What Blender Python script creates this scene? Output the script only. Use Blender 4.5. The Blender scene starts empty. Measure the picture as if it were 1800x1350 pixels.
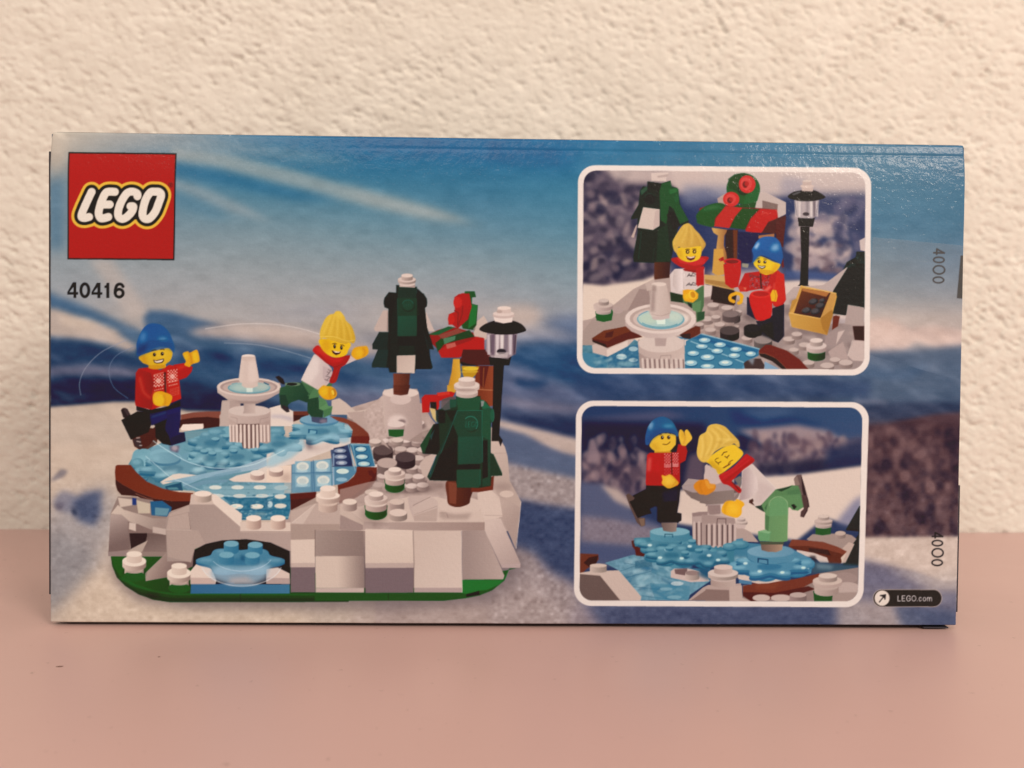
import numpy as np
import bpy, math

from mathutils import Matrix, Vector

# ================================================================ camera, light, exposure
CM = .01
scene = bpy.context.scene
cam_d = bpy.data.cameras.new('camera'); cam = bpy.data.objects.new('camera', cam_d)
scene.collection.objects.link(cam); scene.camera = cam
RIGHT = Vector((.99983822, -.01491546, .01005295)); UP = Vector((-.00978387, .01800492, .99979003)); FWD = Vector((.01509333, .99972664, -.01785608))
CAMPOS = Vector((-.266, -22.0935, 7.4461))*CM
m = Matrix((RIGHT, UP, -FWD)).transposed().to_4x4(); m.translation = CAMPOS; cam.matrix_world = m
cam_d.sensor_fit = 'HORIZONTAL'; cam_d.sensor_width = 36; cam_d.lens = 36*1352/1800
cam_d.clip_start = .01; cam_d.clip_end = 20
cam_d.dof.use_dof = True; cam_d.dof.focus_distance = .2205; cam_d.dof.aperture_fstop = 12

scene.view_settings.view_transform = 'Standard'; scene.view_settings.look = 'None'
scene.view_settings.exposure = 0; scene.view_settings.gamma = 1; scene.view_settings.use_curve_mapping = False

world = bpy.data.worlds.new('World'); scene.world = world; world.use_nodes = True
bg = world.node_tree.nodes['Background']; bg.inputs[0].default_value = (1, .84, .70, 1); bg.inputs[1].default_value = .52

def area(name, loc, target, size, power, col):
    d = bpy.data.lights.new(name, 'AREA'); d.shape = 'DISK'; d.size = size; d.energy = power; d.color = col
    o = bpy.data.objects.new(name, d); scene.collection.objects.link(o); o.location = loc
    o.rotation_euler = (Vector(target)-Vector(loc)).to_track_quat('-Z', 'Y').to_euler(); return o
# room lamp high in front on the right, and a broad soft fill light added from the front left
area('room_lamp', (.88, -1.02, .88), (0, .02, .06), .5, 12.9, (1, .84, .70))
area('fill_light', (-.30, -1.05, 1.15), (0, .05, .05), 0.9, 7.3, (1, .84, .70))
ILL = (1.09, .87, .725)                                  # colour of this light on a white card

# ---------------------------------------------------------------- ink raster
# The sheet of card is printed.  Its ink pattern is drawn here, shape by shape,
# on a plain numpy sheet (units: sheet px) and later becomes the ink colour of
# the card's own mesh.  No image is loaded.
SX0, SY0, SW, SH = 76, 218, 1636, 896
INK = np.zeros((SH, SW, 3), np.float32)
IDS = np.zeros((SH, SW), np.int16)
CLIP = [None]
CUR = [0]
FR = [0., 0., 1.]
rng = np.random.RandomState(7)
BODY = (5, 6, 7, 8, 9, 10, 11, 22, 23, 24, 25, 26, 27, 28, 32, 33, 34)   # soft shading stays inside these outlines

def F(x=0, y=0, s=1):
    FR[:] = [x, y, s]

def pts(s):
    if isinstance(s, str):
        s = [tuple(float(v) for v in p.split(',')) for p in s.split()]
    return np.array(s, float) * FR[2] + (FR[0] - SX0, FR[1] - SY0)

def catmull(p, closed=True, n=8):
    m = len(p); out = []
    t = np.arange(n)[:, None] / n
    for i in range(m if closed else m - 1):
        if closed:
            a, b, c, d = p[i-1], p[i], p[(i+1) % m], p[(i+2) % m]
        else:
            a, b, c, d = p[max(i-1, 0)], p[i], p[i+1], p[min(i+2, m-1)]
        out.append(.5*(2*b + (c-a)*t + (2*a-5*b+4*c-d)*t*t + (3*b-a-3*c+d)*t**3))
    if not closed: out.append(p[-1:])
    return np.concatenate(out)

def blur1(a, r, ax):
    r = max(1, int(round(r)))
    pad = [(0, 0)] * a.ndim; pad[ax] = (r+1, r)
    c = np.cumsum(np.pad(a, pad, mode='edge'), axis=ax, dtype=np.float64)
    n = a.shape[ax]
    hi = np.take(c, np.arange(2*r+1, 2*r+1+n), axis=ax); lo = np.take(c, np.arange(0, n), axis=ax)
    return ((hi-lo)/(2*r+1)).astype(np.float32)

def gblur(a, s):
    if s < .8:
        k = max(s, .05); w = np.exp(-1/(2*k*k)); t = 1+2*w
        for ax in (0, 1):
            p = np.roll(a, 1, ax); q = np.roll(a, -1, ax)
            a = (a + w*p + w*q)/t
        return a
    for _ in range(3):
        a = blur1(blur1(a, s, 0), s, 1)
    return a

def cover(p, x0, y0, x1, y1, SS=4):
    ys = y0 + (np.arange((y1-y0)*SS)+.5)/SS
    a = p; b = np.roll(p, -1, 0)
    ay, by = a[:, 1], b[:, 1]
    up = (ys[:, None] >= np.minimum(ay, by)) & (ys[:, None] < np.maximum(ay, by))
    dy = np.where(by == ay, 1, by-ay)
    xs = a[:, 0] + (ys[:, None]-ay)/dy*(b[:, 0]-a[:, 0])
    xs = np.sort(np.where(up, xs, 1e9), 1)
    m = int(up.sum(1).max()) if len(ys) else 0
    gx = np.arange(x0, x1)
    cov = np.zeros((len(ys), x1-x0), np.float32)
    for k in range(0, m-1, 2):
        l, r = xs[:, k:k+1], xs[:, k+1:k+2]
        ok = r < 1e8
        cov += np.where(ok, np.clip(r-gx, 0, 1)-np.clip(l-gx, 0, 1), 0)
    return cov.reshape(y1-y0, SS, x1-x0).mean(1)

def lay(cov, x0, y0, c, g=None, a=1., ids=True, n=0., ns=3.):
    h, w = cov.shape
    x1, y1 = min(x0+w, SW), min(y0+h, SH); cx, cy = max(0, -x0), max(0, -y0)
    X0, Y0 = max(x0, 0), max(y0, 0)
    if x1 <= X0 or y1 <= Y0: return
    cov = cov[cy:cy+y1-Y0, cx:cx+x1-X0]
    if CLIP[0] is not None: cov = cov*CLIP[0][Y0:y1, X0:x1]
    col = np.array(c, np.float32)
    if g is not None:
        q = pts([(g[0], g[1]), (g[2], g[3])]); d = q[1]-q[0]
        yy, xx = np.mgrid[Y0:y1, X0:x1]
        t = np.clip(((xx+.5-q[0][0])*d[0]+(yy+.5-q[0][1])*d[1])/max(d@d, 1e-6), 0, 1)[..., None]
        col = col*(1-t)+np.array(g[4], np.float32)*t
    if not ids and CUR[0] in BODY: cov = cov*(IDS[Y0:y1, X0:x1] == CUR[0])
    if n:
        col = col + (n*noise(y1-Y0, x1-X0, ns))[..., None]
    al = (cov*a)[..., None]
    INK[Y0:y1, X0:x1] = INK[Y0:y1, X0:x1]*(1-al)+col*al
    if ids and a > .6:
        s = IDS[Y0:y1, X0:x1]; s[cov > .5] = CUR[0]

def up(a, h, w, kx=None):
    """smooth upsampling of a small table to h x w"""
    def ax(a, n):
        m = a.shape[0]; t = np.linspace(0, m-1.001, n); i = t.astype(int); f = t-i; f = f*f*(3-2*f)
        f = f.reshape((-1,)+(1,)*(a.ndim-1))
        return a[i]*(1-f)+a[i+1]*f
    return ax(ax(a, h).swapaxes(0, 1), w).swapaxes(0, 1)

def noise(h, w, s, sy=None, seed=None):
    r = rng if seed is None else np.random.RandomState(seed)
    sy = sy or s
    return up(r.randn(int(h/sy)+3, int(w/s)+3).astype(np.float32), h, w)

def fbm(h, w, s, o=4, sy=None, seed=None):
    out = 0; a = 1.; t = 0
    for k in range(o):
        if s < 1: break
        out = out + a*noise(h, w, s, sy, None if seed is None else seed+k); t += a*a; a *= .55; s /= 2.; sy = sy/2. if sy else None
    return out/np.sqrt(t)

def P(s, c, g=None, b=0, a=1., sm=0, ids=True, n=0, ns=3., p=None):
    q = pts(s) if p is None else p
    if sm: q = catmull(q)
    m = int(3*b+2)
    x0, y0 = np.floor(q.min(0)).astype(int)-m; x1, y1 = np.ceil(q.max(0)).astype(int)+m
    if not b:
        x0, y0, x1, y1 = max(x0, 0), max(y0, 0), min(x1, SW), min(y1, SH)
        if x1 <= x0 or y1 <= y0: return
    cov = cover(q, x0, y0, x1, y1)
    if b: cov = gblur(cov, b)
    lay(cov, x0, y0, c, g, a, ids, n, ns)

def ell(cx, cy, rx, ry, rot=0, n=28, a0=0, a1=360):
    t = np.radians(np.linspace(a0, a1, n, endpoint=a1-a0 < 360)); c, s = np.cos(np.radians(rot)), np.sin(np.radians(rot))
    x, y = rx*np.cos(t), ry*np.sin(t)
    return np.stack([cx+x*c-y*s, cy+x*s+y*c], 1)

def E(cx, cy, rx, ry, c, rot=0, **k):
    P(ell(cx, cy, rx, ry, rot), c, **k)

def S(s, w, c, sm=0, closed=0, a=1., b=0, ids=True, g=None):
    q = pts(s); w = w*FR[2]
    if sm: q = catmull(q, bool(closed))
    if closed: q = np.concatenate([q, q[:1]])
    m = int(w/2+3*b+3)
    x0, y0 = np.floor(q.min(0)).astype(int)-m; x1, y1 = np.ceil(q.max(0)).astype(int)+m
    cov = np.zeros((y1-y0, x1-x0), np.float32)
    for u, v in zip(q[:-1], q[1:]):
        bx0, by0 = np.floor(np.minimum(u, v)).astype(int)-m; bx1, by1 = np.ceil(np.maximum(u, v)).astype(int)+m
        yy, xx = np.mgrid[by0:by1, bx0:bx1]+.5
        d = v-u; L = max(d@d, 1e-9)
        t = np.clip(((xx-u[0])*d[0]+(yy-u[1])*d[1])/L, 0, 1)
        r = np.hypot(xx-u[0]-t*d[0], yy-u[1]-t*d[1])
        cv = np.clip(w/2-r+.5, 0, 1)*min(1, w+.3)
        sub = cov[by0-y0:by1-y0, bx0-x0:bx1-x0]; np.maximum(sub, cv, out=sub)
    if b: cov = gblur(cov, b)
    lay(cov, x0, y0, c, g, a, ids)

def mix(a, b, t):
    return tuple(a[i]*(1-t)+b[i]*t for i in range(3))

def cyl(cx, cy, rx, ry, h, top, side, dark=None, tx=None, taper=0):
    """upright cylinder: top ellipse centre (cx,cy), side going down h"""
    dark = dark or mix(side, (0, 0, 0), .25); rb = rx+taper
    lo = ell(cx, cy+h, rb, ry*rb/rx, 0, 24, 0, 180); hi = ell(cx, cy, rx, ry, 0, 24, 180, 360)
    P(np.concatenate([lo, hi]), side, g=(cx-rx*.9, cy, cx+rx, cy, dark))
    E(cx, cy, rx, ry, top)

W1, W2, W3 = (222, 200, 187), (190, 165, 152), (150, 124, 116)   # white toy plastic as printed: face, side, deep side
def stud(cx, cy, r, h=None, c1=W1, c2=W2, c3=None):
    h = r*.75 if h is None else h
    cyl(cx, cy, r, r*.42, h, c1, c2, c3)
def capstud(cx, cy, r, c1=W1, c2=W2, c3=W3, k=.36):
    """one-stud round plate: wide disc with a narrower stud; cy = top of stud"""
    cyl(cx, cy+r*1.45, r*.8, r*.3, r*.55, c2, c2, c3)
    cyl(cx, cy+r*.85, r, r*k, r*.38, c1, mix(c1, c2, .7), c3)
    cyl(cx, cy+r*.25, r*.64, r*.24, r*.55, c1, mix(c1, c2, .45), c2)

def numeral(ch, x, y, h, w, k, c):
    """upright sans numerals with square ends; k = stem width"""
    def R(q): P([(x+a*w, y-b*h) for a, b in q], c)
    kx, ky = k/w, k/h
    if ch == '4':
        R([(.84, 0), (.84, 1), (.84-kx, 1), (.84-kx, 0)]); R([(.84-kx*.2, 1), (.84-kx*1.2, 1), (0, .38), (0, .22), (.06, .22), (.20, .40), (.84-kx*.2, .9)]); R([(0, .22), (1.02, .22), (1.02, .22+ky*.85), (0, .22+ky*.85)])
    elif ch == '1':
        R([(.80, 0), (.80, 1), (.80-kx*.85, 1), (.80-kx, .9), (.80-kx, 0)]); R([(.80-kx*.5, 1), (.80-kx*.85, 1), (.50, .86), (.12, .80), (.12, .80-ky*.75), (.80-kx*.5, .80-ky*.75)])
    elif ch == '0':
        S([(x+w*(.5+(.5-kx/2)*math.sin(t)), y-h*(.5+(.51-ky/2)*math.cos(t))) for t in np.linspace(0, 2*np.pi, 33)], k, c)
    elif ch == '6':
        S([(x+w*(.5+(.5-kx/2)*math.sin(t)), y-h*(.33+(.345-ky/2)*math.cos(t))) for t in np.linspace(0, 2*np.pi, 29)], k, c)
        S([(x+w*a, y-h*b) for a, b in ((.86, .76), (.74, .88), (.52, .92), (.30, .84), (.16, .62), (kx/2, .36))], k, c, sm=1)

def glyph(ch, x, y, h, w, sw, c, tf=None):
    """stroke lettering; baseline-left (x,y), cap height h"""
    G = {'4': [[(.72, 0), (.72, 1)], [(.72, 1), (.02, .3)], [(.02, .28), (1, .28)]],
         '0': 'o', '1': [[(.55, 0), (.55, 1)], [(.55, 1), (.45, .85), (.2, .76)]],
         '6': [[(.86, .86), (.62, 1), (.36, .95), (.12, .66), (.06, .33), (.2, .06), (.5, 0), (.82, .08), (.94, .32), (.82, .56), (.5, .63), (.2, .54), (.08, .34)]],
         'L': [[(.1, 1), (.1, 0), (.9, 0)]], 'E': [[(.9, 1), (.1, 1), (.1, 0), (.9, 0)], [(.1, .52), (.8, .52)]],
         'G': [[(.92, .78), (.7, .98), (.4, 1), (.1, .75), (.05, .4), (.25, .04), (.6, 0), (.9, .15), (.92, .48), (.55, .48)]],
         'O': 'o', '.': [[(.5, .02), (.5, .05)]],
         'c': [[(.85, .52), (.6, .7), (.25, .62), (.1, .35), (.25, .06), (.6, 0), (.85, .15)]], 'u': 0,
         'm': [[(.05, 0), (.05, .68)], [(.05, .5), (.25, .68), (.48, .6), (.5, 0)], [(.5, .5), (.7, .68), (.93, .6), (.95, 0)]],
         'v': 'lo'}
    g = G[ch]
    if g == 'o': L = [[(.5+.46*np.sin(t), .5+.5*np.cos(t)) for t in np.linspace(0, 2*np.pi, 25)]]
    elif g == 'lo': L = [[(.5+.44*np.sin(t), .34+.34*np.cos(t)) for t in np.linspace(0, 2*np.pi, 21)]]
    else: L = g
    for ln in L:
        q = [(x+px*w, y-py*h) for px, py in ln]
        if tf: q = [tf(*p) for p in q]
        S(q, sw, c, sm=ch in '6Gc')
# ---------------------------------------------------------------- backdrop of the print (winter mountains)
def table(xs, rows):
    """colour table with uneven stops -> smooth sheet"""
    ys = [r[0] for r in rows]; T = np.array([r[1] for r in rows], float)
    Y = np.arange(SH)+SY0; X = np.arange(SW)+SX0
    a = np.stack([np.stack([np.interp(Y, ys, T[:, i, k]) for i in range(len(xs))], 1) for k in range(3)], 2)
    return np.stack([np.stack([np.interp(X, xs, a[j, :, k]) for k in range(3)], 1) for j in range(SH)], 0)
CUR[0] = 0
INK[:] = table([80, 250, 450, 650, 850, 1020, 1530, 1700], [
 (225, [(202,178,155),(165,155,148),(88,122,145),(38,102,140),(30,98,140),(36,104,145),(84,120,140),(62,100,128)]),
 (270, [(178,162,147),(125,140,150),(55,110,140),(38,104,142),(42,106,142),(50,110,145),(78,118,140),(66,106,132)]),
 (330, [(134,146,152),(96,132,150),(76,124,146),(68,120,145),(64,118,146),(62,120,147),(82,121,142),(74,114,137)]),
 (400, [(134,146,152),(124,142,151),(122,143,152),(110,139,151),(98,133,150),(88,130,149),(80,118,141),(76,114,136)]),
 (460, [(146,151,154),(148,152,154),(144,151,154),(138,149,154),(130,146,153),(118,141,151),(114,130,140),(100,121,141)]),
 (520, [(156,157,160),(162,158,158),(160,157,157),(158,156,157),(154,154,157),(140,148,154),(144,146,149),(140,141,147)]),
 (562, [(164,155,153),(176,164,157),(172,162,158),(172,162,158),(168,158,156),(146,146,154),(198,174,160),(186,165,153)]),
 (600, [(150,140,140),(150,145,145),(152,147,150),(160,150,149),(128,128,142),(108,114,140),(182,163,155),(170,155,150)]),
 (635, [(60,80,115),(60,85,120),(85,102,132),(90,108,138),(66,92,130),(42,76,122),(86,98,120),(104,112,128)]),
 (680, [(40,58,92),(30,50,90),(35,62,106),(70,88,124),(80,98,132),(52,76,116),(84,98,120),(84,97,118)]),
 (725, [(26,42,78),(28,45,82),(34,55,95),(90,100,130),(76,90,122),(54,66,98),(72,78,100),(60,70,95)]),
 (760, [(206,178,158),(205,178,158),(190,165,150),(120,115,130),(80,92,122),(84,90,118),(70,56,66),(66,54,66)]),
 (860, [(208,182,160),(212,186,164),(200,175,160),(150,140,140),(96,98,122),(92,98,124),(86,70,74),(80,66,72)]),
 (920, [(170,152,148),(196,172,158),(190,165,150),(150,130,130),(66,72,100),(66,76,108),(110,90,90),(100,82,84)]),
 (980, [(150,140,140),(185,165,150),(190,165,150),(130,115,120),(124,114,124),(76,80,108),(188,164,152),(184,162,152)]),
 (1030, [(152,142,140),(206,182,160),(200,175,155),(160,140,135),(160,140,138),(110,105,124),(120,112,126),(140,128,134)]),
 (1100, [(192,168,152),(208,180,158),(205,176,158),(180,155,145),(172,148,140),(140,126,134),(96,96,120),(96,96,120)])])
bk = gblur(INK, 14); INK[:] = bk
# light beams fanning across the sky
F()
def beam(s, c, a, b=7): P(s, c, b=b, a=a, ids=False)
beam("300,258 400,270 520,300 640,334 760,366 830,392 740,382 620,356 480,322 380,296 300,284", (176,170,160), .6, 5)
beam("600,320 700,346 800,378 860,400 760,392 640,360", (160,162,158), .35, 8)
beam("300,312 360,330 430,362 480,392 400,372 340,346 300,332", (160,162,162), .55, 5)
beam("100,236 330,240 420,252 560,272 640,290 520,280 400,268 300,262", (150,152,152), .5, 8)
beam("300,284 380,298 480,324 600,352 520,350 400,326 300,306", (44,104,140), .75, 7)
beam("300,334 350,352 410,380 380,384 300,356", (88,128,150), .6, 7)
beam("440,232 800,240 1010,252 1010,300 820,284 620,256", (26,94,138), .6, 12)
beam("84,300 112,300 112,440 84,440", (84,118,142), .75, 8)
beam("84,250 116,250 112,310 84,320", (196,172,150), .5, 8)
beam("156,455 196,455 250,530 262,560 226,560", (192,172,160), .6, 6)
beam("560,545 700,530 860,536 1000,560 1000,590 800,566 640,560", (176,162,156), .45, 9)
beam("440,548 560,534 680,548 560,560", (140,140,152), .3, 8)
# far ranges, left
def rng_(s, c, b=4, a=.9): P(s, c, b=b, a=a, ids=False)
rng_("50,500 100,520 150,538 200,560 260,590 340,640 420,700 420,780 50,780", (66,98,130), 5)
rng_("252,560 262,546 300,548 350,562 430,582 520,606 620,632 760,668 760,780 330,780 280,640", (60,92,128), 4)
rng_("50,538 100,543 135,556 165,564 205,580 236,600 250,612 226,620 190,606 140,598 50,590", (204,175,155), 4, .85)
rng_("100,552 150,560 180,574 150,580 110,572", (216,190,168), 4, .5)
rng_("50,592 150,600 210,616 300,650 420,690 500,730 50,730", (38,62,100), 6)
rng_("330,584 352,575 400,568 480,572 560,584 650,606 700,622 640,624 560,618 470,606 400,596 350,592", (182,160,150), 5, .85)
rng_("640,640 560,624 470,612 400,604 352,600 330,606 420,622 520,634 600,650 700,668", (74,104,134), 5, .6)
rng_("50,646 150,641 240,648 330,660 240,664 150,661 50,662", (118,110,128), 4, .7)
rng_("300,606 420,622 560,644 680,672 640,690 520,672 400,650 320,632", (28,58,100), 6, .75)
rng_("50,672 170,664 300,672 420,690 500,712 520,740 50,740", (26,40,72), 6, .9)
rng_("205,585 232,580 262,590 280,612 240,606", (72,102,134), 5, .8)
rng_("420,668 500,660 580,668 680,684 760,700 760,730 600,712 480,692", (88,104,134), 7, .6)
rng_("560,690 640,688 700,700 760,712 760,760 620,724", (106,104,128), 6, .7)
rng_("660,640 700,606 780,612 900,636 930,660 860,668 760,664", (46,80,120), 9, .75)
rng_("640,704 700,696 800,700 880,716 860,736 740,728", (126,114,130), 7, .5)
# snow field, left
P("76,716 130,712 200,706 260,706 330,722 420,724 500,722 560,730 660,760 660,1114 76,1114", (206,180,159), g=(100,720,140,1000,(196,172,154)), b=2.5, a=.96, ids=False)
P("76,905 120,880 170,862 190,850 210,900 190,960 150,1010 90,1060 76,1060", (160,150,150), b=14, a=.8, ids=False)
P("76,930 110,940 160,965 170,1000 130,1040 90,1075 76,1075", (146,138,138), b=10, a=.75, ids=False)
P("96,836 108,824 120,828 112,838 98,844 88,846", (124,114,120), b=2, a=.8, ids=False)
P("92,880 104,866 112,862 130,868 140,884 120,904 98,892", (120,120,140), b=4, a=.7, ids=False)
P("130,878 150,866 182,862 176,880 178,900 166,924 140,916 128,900", (64,78,114), b=5, a=.85, ids=False)
P("94,888 106,880 116,886 104,900", (100,92,106), b=3, a=.8, ids=False)
P("126,894 136,898 134,908 126,902", (30,40,68), b=2, a=.8, ids=False)
P("120,1070 160,1010 200,1000 260,1050 520,1066 560,1110 90,1110", (216,188,163), b=12, a=.75, ids=False)
P("640,1060 700,1062 900,1058 940,1030 1010,1100 1010,1114 600,1114", (180,154,144), b=10, a=.6, ids=False)
# far ranges, right of the lamp
rng_("870,545 900,536 935,536 955,552 940,572 905,578 880,568", (198,170,154), 7, .65)
rng_("950,568 980,556 1014,556 1060,566 1060,596 1010,592 975,580", (90,108,140), 8, .8)
rng_("890,630 915,606 950,602 1000,606 1060,600 1060,690 1010,690 960,672 915,652", (32,72,116), 6, .85)
rng_("870,636 920,644 960,662 1012,676 1060,680 1060,704 1000,706 930,700 880,700", (98,102,132), 7, .65)
rng_("908,664 930,668 958,664 966,672 950,682 920,682 905,676", (30,64,108), 4, .75)
rng_("874,692 920,700 960,702 1012,712 1060,716 1000,728 930,722 884,712", (126,116,132), 5, .65)
rng_("880,722 930,730 980,732 1030,738 1060,742 1060,770 990,768 940,752 894,738", (32,44,80), 5, .8)
# slopes between model and insets
P("870,736 920,748 985,764 1060,782 1060,812 990,798 950,780 920,764 870,750", (206,176,158), b=3, a=.85, ids=False)
P("862,752 930,768 962,790 1060,816 1060,858 960,838 900,815 862,800", (88,100,128), b=5, a=.8, ids=False)
P("880,810 930,822 1060,850 1060,902 960,890 900,876 880,850", (172,150,142), b=4, a=.85, ids=False, n=9, ns=6)
P("890,878 930,884 1060,905 1060,1040 980,1010 960,990 900,960", (60,72,106), b=6, a=.9, ids=False)
P("880,956 940,972 960,1004 1010,1030 1040,1110 860,1110 860,1040", (172,150,144), b=7, a=.8, ids=False, n=9, ns=6)
P("1004,1066 1080,1064 1130,1086 1150,1112 1000,1112", (150,132,138), b=7, a=.6, ids=False)
P("1030,1056 1500,1062 1540,1140 1080,1140", (66,76,110), b=8, a=.8, ids=False)
# right strip : cloud, ranges, wooded hill, snow
P("1480,566 1560,560 1600,578 1640,572 1740,588 1740,606 1650,614 1610,600 1590,616 1560,622 1480,612", (206,174,160), b=4, a=.85, ids=False)
P("1470,626 1560,616 1610,618 1660,610 1740,604 1740,720 1470,715", (80,98,124), b=5, a=.8, ids=False)
P("1470,640 1580,650 1640,640 1600,668 1470,664", (66,92,126), b=5, a=.7, ids=False)
P("1500,700 1560,704 1560,712 1500,712", (122,122,140), b=3, a=.7, ids=False)
P("1470,714 1600,706 1740,708 1740,745 1470,735", (50,60,88), b=4, a=.8, ids=False)
P("1010,655 1130,664 1330,660 1530,668 1530,700 1010,700", (52,72,112), b=5, a=.7, ids=False)
hm = fbm(230, 198, 17, 3, 21, seed=31)
P("1470,752 1560,744 1640,728 1740,720 1740,944 1470,944", (80,56,62), g=(1600,740,1600,940,(94,70,74)), b=3, a=1, ids=False)
yy, xx = np.mgrid[0:230, 0:198]; m = np.clip((yy-18)/14, 0, 1)*np.clip((226-yy)/5, 0, 1)
a_ = (np.clip(gblur(hm.astype(np.float32), 1.6)*.8+.1, -1, 1)*m)[..., None]; s_ = INK[722-SY0:952-SY0, 1514-SX0:1712-SX0]
s_[:] = np.where(a_ > 0, s_*(1-.42*a_)+np.array((158,120,114))*.42*a_, s_*(1+.62*a_)+np.array((34,28,46))*-.62*a_)
P("1470,946 1740,942 1740,1012 1660,1022 1600,1002 1470,978", (206,180,164), b=2.5, a=.92, ids=False)
P("1470,972 1560,994 1610,1012 1650,1030 1600,1034 1470,1030", (106,102,124), b=6, a=.8, ids=False)
P("1560,1000 1640,1010 1690,1000 1690,1040 1640,1040", (190,170,160), b=7, a=.7, ids=False)
P("1470,1050 1570,1058 1640,1100 1620,1130 1470,1130 1470,1060", (178,156,148), b=7, a=.8, ids=False)
P("1570,1062 1640,1068 1760,1090 1760,1140 1600,1140", (74,84,114), b=6, a=.8, ids=False)
P("1650,1040 1700,1044 1700,1066 1660,1062", (120,116,134), b=5, a=.7, ids=False)
Yc = np.arange(SH)+SY0
st = gblur(fbm(SH+700, SW, 46, 3, 17, seed=61).astype(np.float32), 1.6)
jj = (np.arange(SH)[:, None]+(np.arange(SW)[None, :]*-.28).astype(int)) % (SH+700)       # streaks fall to the right
st = st[jj, np.arange(SW)[None, :]]
band = np.clip((Yc-556)/30, 0, 1)*np.clip((770-Yc)/60, 0, 1)
lum = INK.mean(2)
INK[:] += ((st*6)*band[:, None])[..., None]*np.array((1.15, 1.0, .85))
st2 = np.clip(st, 0, 3)*band[:, None]*np.clip((150-lum)/60, 0, 1)
INK[:] += (st2*6)[..., None]*np.array((1.2, 1.0, .9))
g_ = np.clip((Yc-540)/60, 0, 1)[:, None, None]*.14*np.clip((INK[..., 2:]-INK[..., :1])/50, 0, 1)
INK[:] = INK*(1-g_)+INK.mean(2, keepdims=True)*np.array((1.03, 1, .97))*g_
INK[:] += (fbm(SH, SW, 26, 4, 12, seed=3)*2.6)[..., None]
sn = fbm(SH, SW, 9, 3, 7, seed=5)*np.clip((np.arange(SH)[:, None]+SY0-800)/80, 0, 1)
INK[:] += (sn*4.5)[..., None]
# ---------------------------------------------------------------- logo patch
CUR[0] = 1
F(60, 210, .25926)
P("229,219 963,227 953,955 226,948", (22,12,14)); P("237,228 955,236 945,946 234,940", (184,30,28), g=(237,228,945,946,(178,28,26)))
F(110, 310, .116667)
def lego(w, c):
    S("440,235 380,360 300,540 286,610 330,628 400,612", 122+w, c, sm=1)
    S("790,235 700,232 650,255 600,350 560,470 545,560 570,625 620,632 690,612", 122+w, c, sm=1)
    S("590,425 712,425", 122+w, c)
    S("1130,300 1125,262 1060,232 980,250 905,350 850,480 840,590 890,640 960,620 1040,540 1068,470 1060,452 1025,452", 122+w, c, sm=1)
    S("1400,232 1330,240 1265,330 1225,450 1208,580 1240,636 1310,636 1395,540 1450,410 1488,290 1462,240", 122+w, c, sm=1, closed=1)
CUR[0] = 2
lego(182, (232,178,62)); lego(94, (28,20,16))
P("430,200 800,200 1440,230 1480,400 1400,650 700,650 250,640 240,560", (28,20,16))
lego(0, (228,208,190))
E(1632, 132, 37, 37, (110,18,24)); E(1632, 132, 29, 29, (176,28,30)); 
S("1622,150 1622,114 1640,116 1640,130 1624,132 1642,150", 7, (96,16,22))
# ---------------------------------------------------------------- article number
CUR[0] = 3
F()
x = 118.5
for ch, w in (('4', 18.5), ('0', 19), ('4', 18.5), ('1', 12.5), ('6', 19)):
    numeral(ch, x, 523.6+(x-118)*.008, 27, w, 5.0, (26,25,29)); x += {'4': 21.2, '0': 21.4, '1': 18.0, '6': 21}[ch]
# ---------------------------------------------------------------- the pictured playset
# soft pictured shadow on the snow
CUR[0] = 0
P("196,985 200,1020 240,1056 330,1070 700,1072 860,1056 910,1020 930,980 880,950 250,950", (120,104,104), b=9, a=.75, ids=False)
CUR[0] = 4
# swoosh lines behind the boy
S("222,598 180,618 152,645 140,672 142,694", 1.8, (150,150,165), sm=1, a=.55, ids=False)
S("362,578 420,570 480,570 530,578 570,590", 1.5, (220,206,198), sm=1, a=.6, ids=False)
P("362,578 420,571 480,571 530,579 570,592 560,600 480,592 420,588 380,588", (205,182,168), b=4, a=.4, ids=False)
S("395,603 450,606 500,616 548,630", 1.4, (180,180,190), sm=1, a=.45, ids=False)
S("240,608 205,625 192,650 200,680 225,700", 1.4, (120,130,155), sm=1, a=.6, ids=False)
# green base plate
F(180, 860, .21111)
P("70,560 80,640 120,730 190,800 300,870 420,920 560,940 2050,938 2050,800 800,520", (24,72,34), sm=0)
P("75,560 90,640 150,730 260,800 400,845 600,870 1800,872 1800,700 800,480 200,480", (26,92,38), g=(200,600,600,800,(20,74,34)))
P("120,735 260,812 420,858 600,882 1800,884 1800,868 600,866 430,842 280,795 170,735", (40,112,52), a=.5)
P("100,690 140,745 190,790 300,850 430,885 600,905 2050,905 2050,938 560,938 430,920 300,876 190,806 120,735", (20,60,32))
S("1150,875 1150,938", 5, (14,44,26))
E(420, 880, 60, 18, (40,30,22), b=3, a=.5, ids=False)
F(540, 860, .21667)
P("60,800 1260,800 1280,720 1700,640 1640,640 1600,740 1500,820 1400,860 1280,885 1100,905 60,905", (28,84,40))
P("1250,735 1590,735 1640,640 1610,720 1560,770 1460,815 1400,822 1300,850 1250,840", (30,116,52))
P("1290,850 1395,822 1400,855 1290,872", (40,26,26))
S("660,845 660,900", 4, (16,50,28))
# body of snow plates behind everything (terrace)
F(480, 720, .17778)
P("560,10 700,0 900,-60 1100,-120 1480,-60 1560,80 1700,250 2000,400 2300,600 2400,900 2400,1200 100,1200 150,900 900,850 1010,560 960,250 760,60", (176,150,140), n=4, ns=8)
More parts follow.
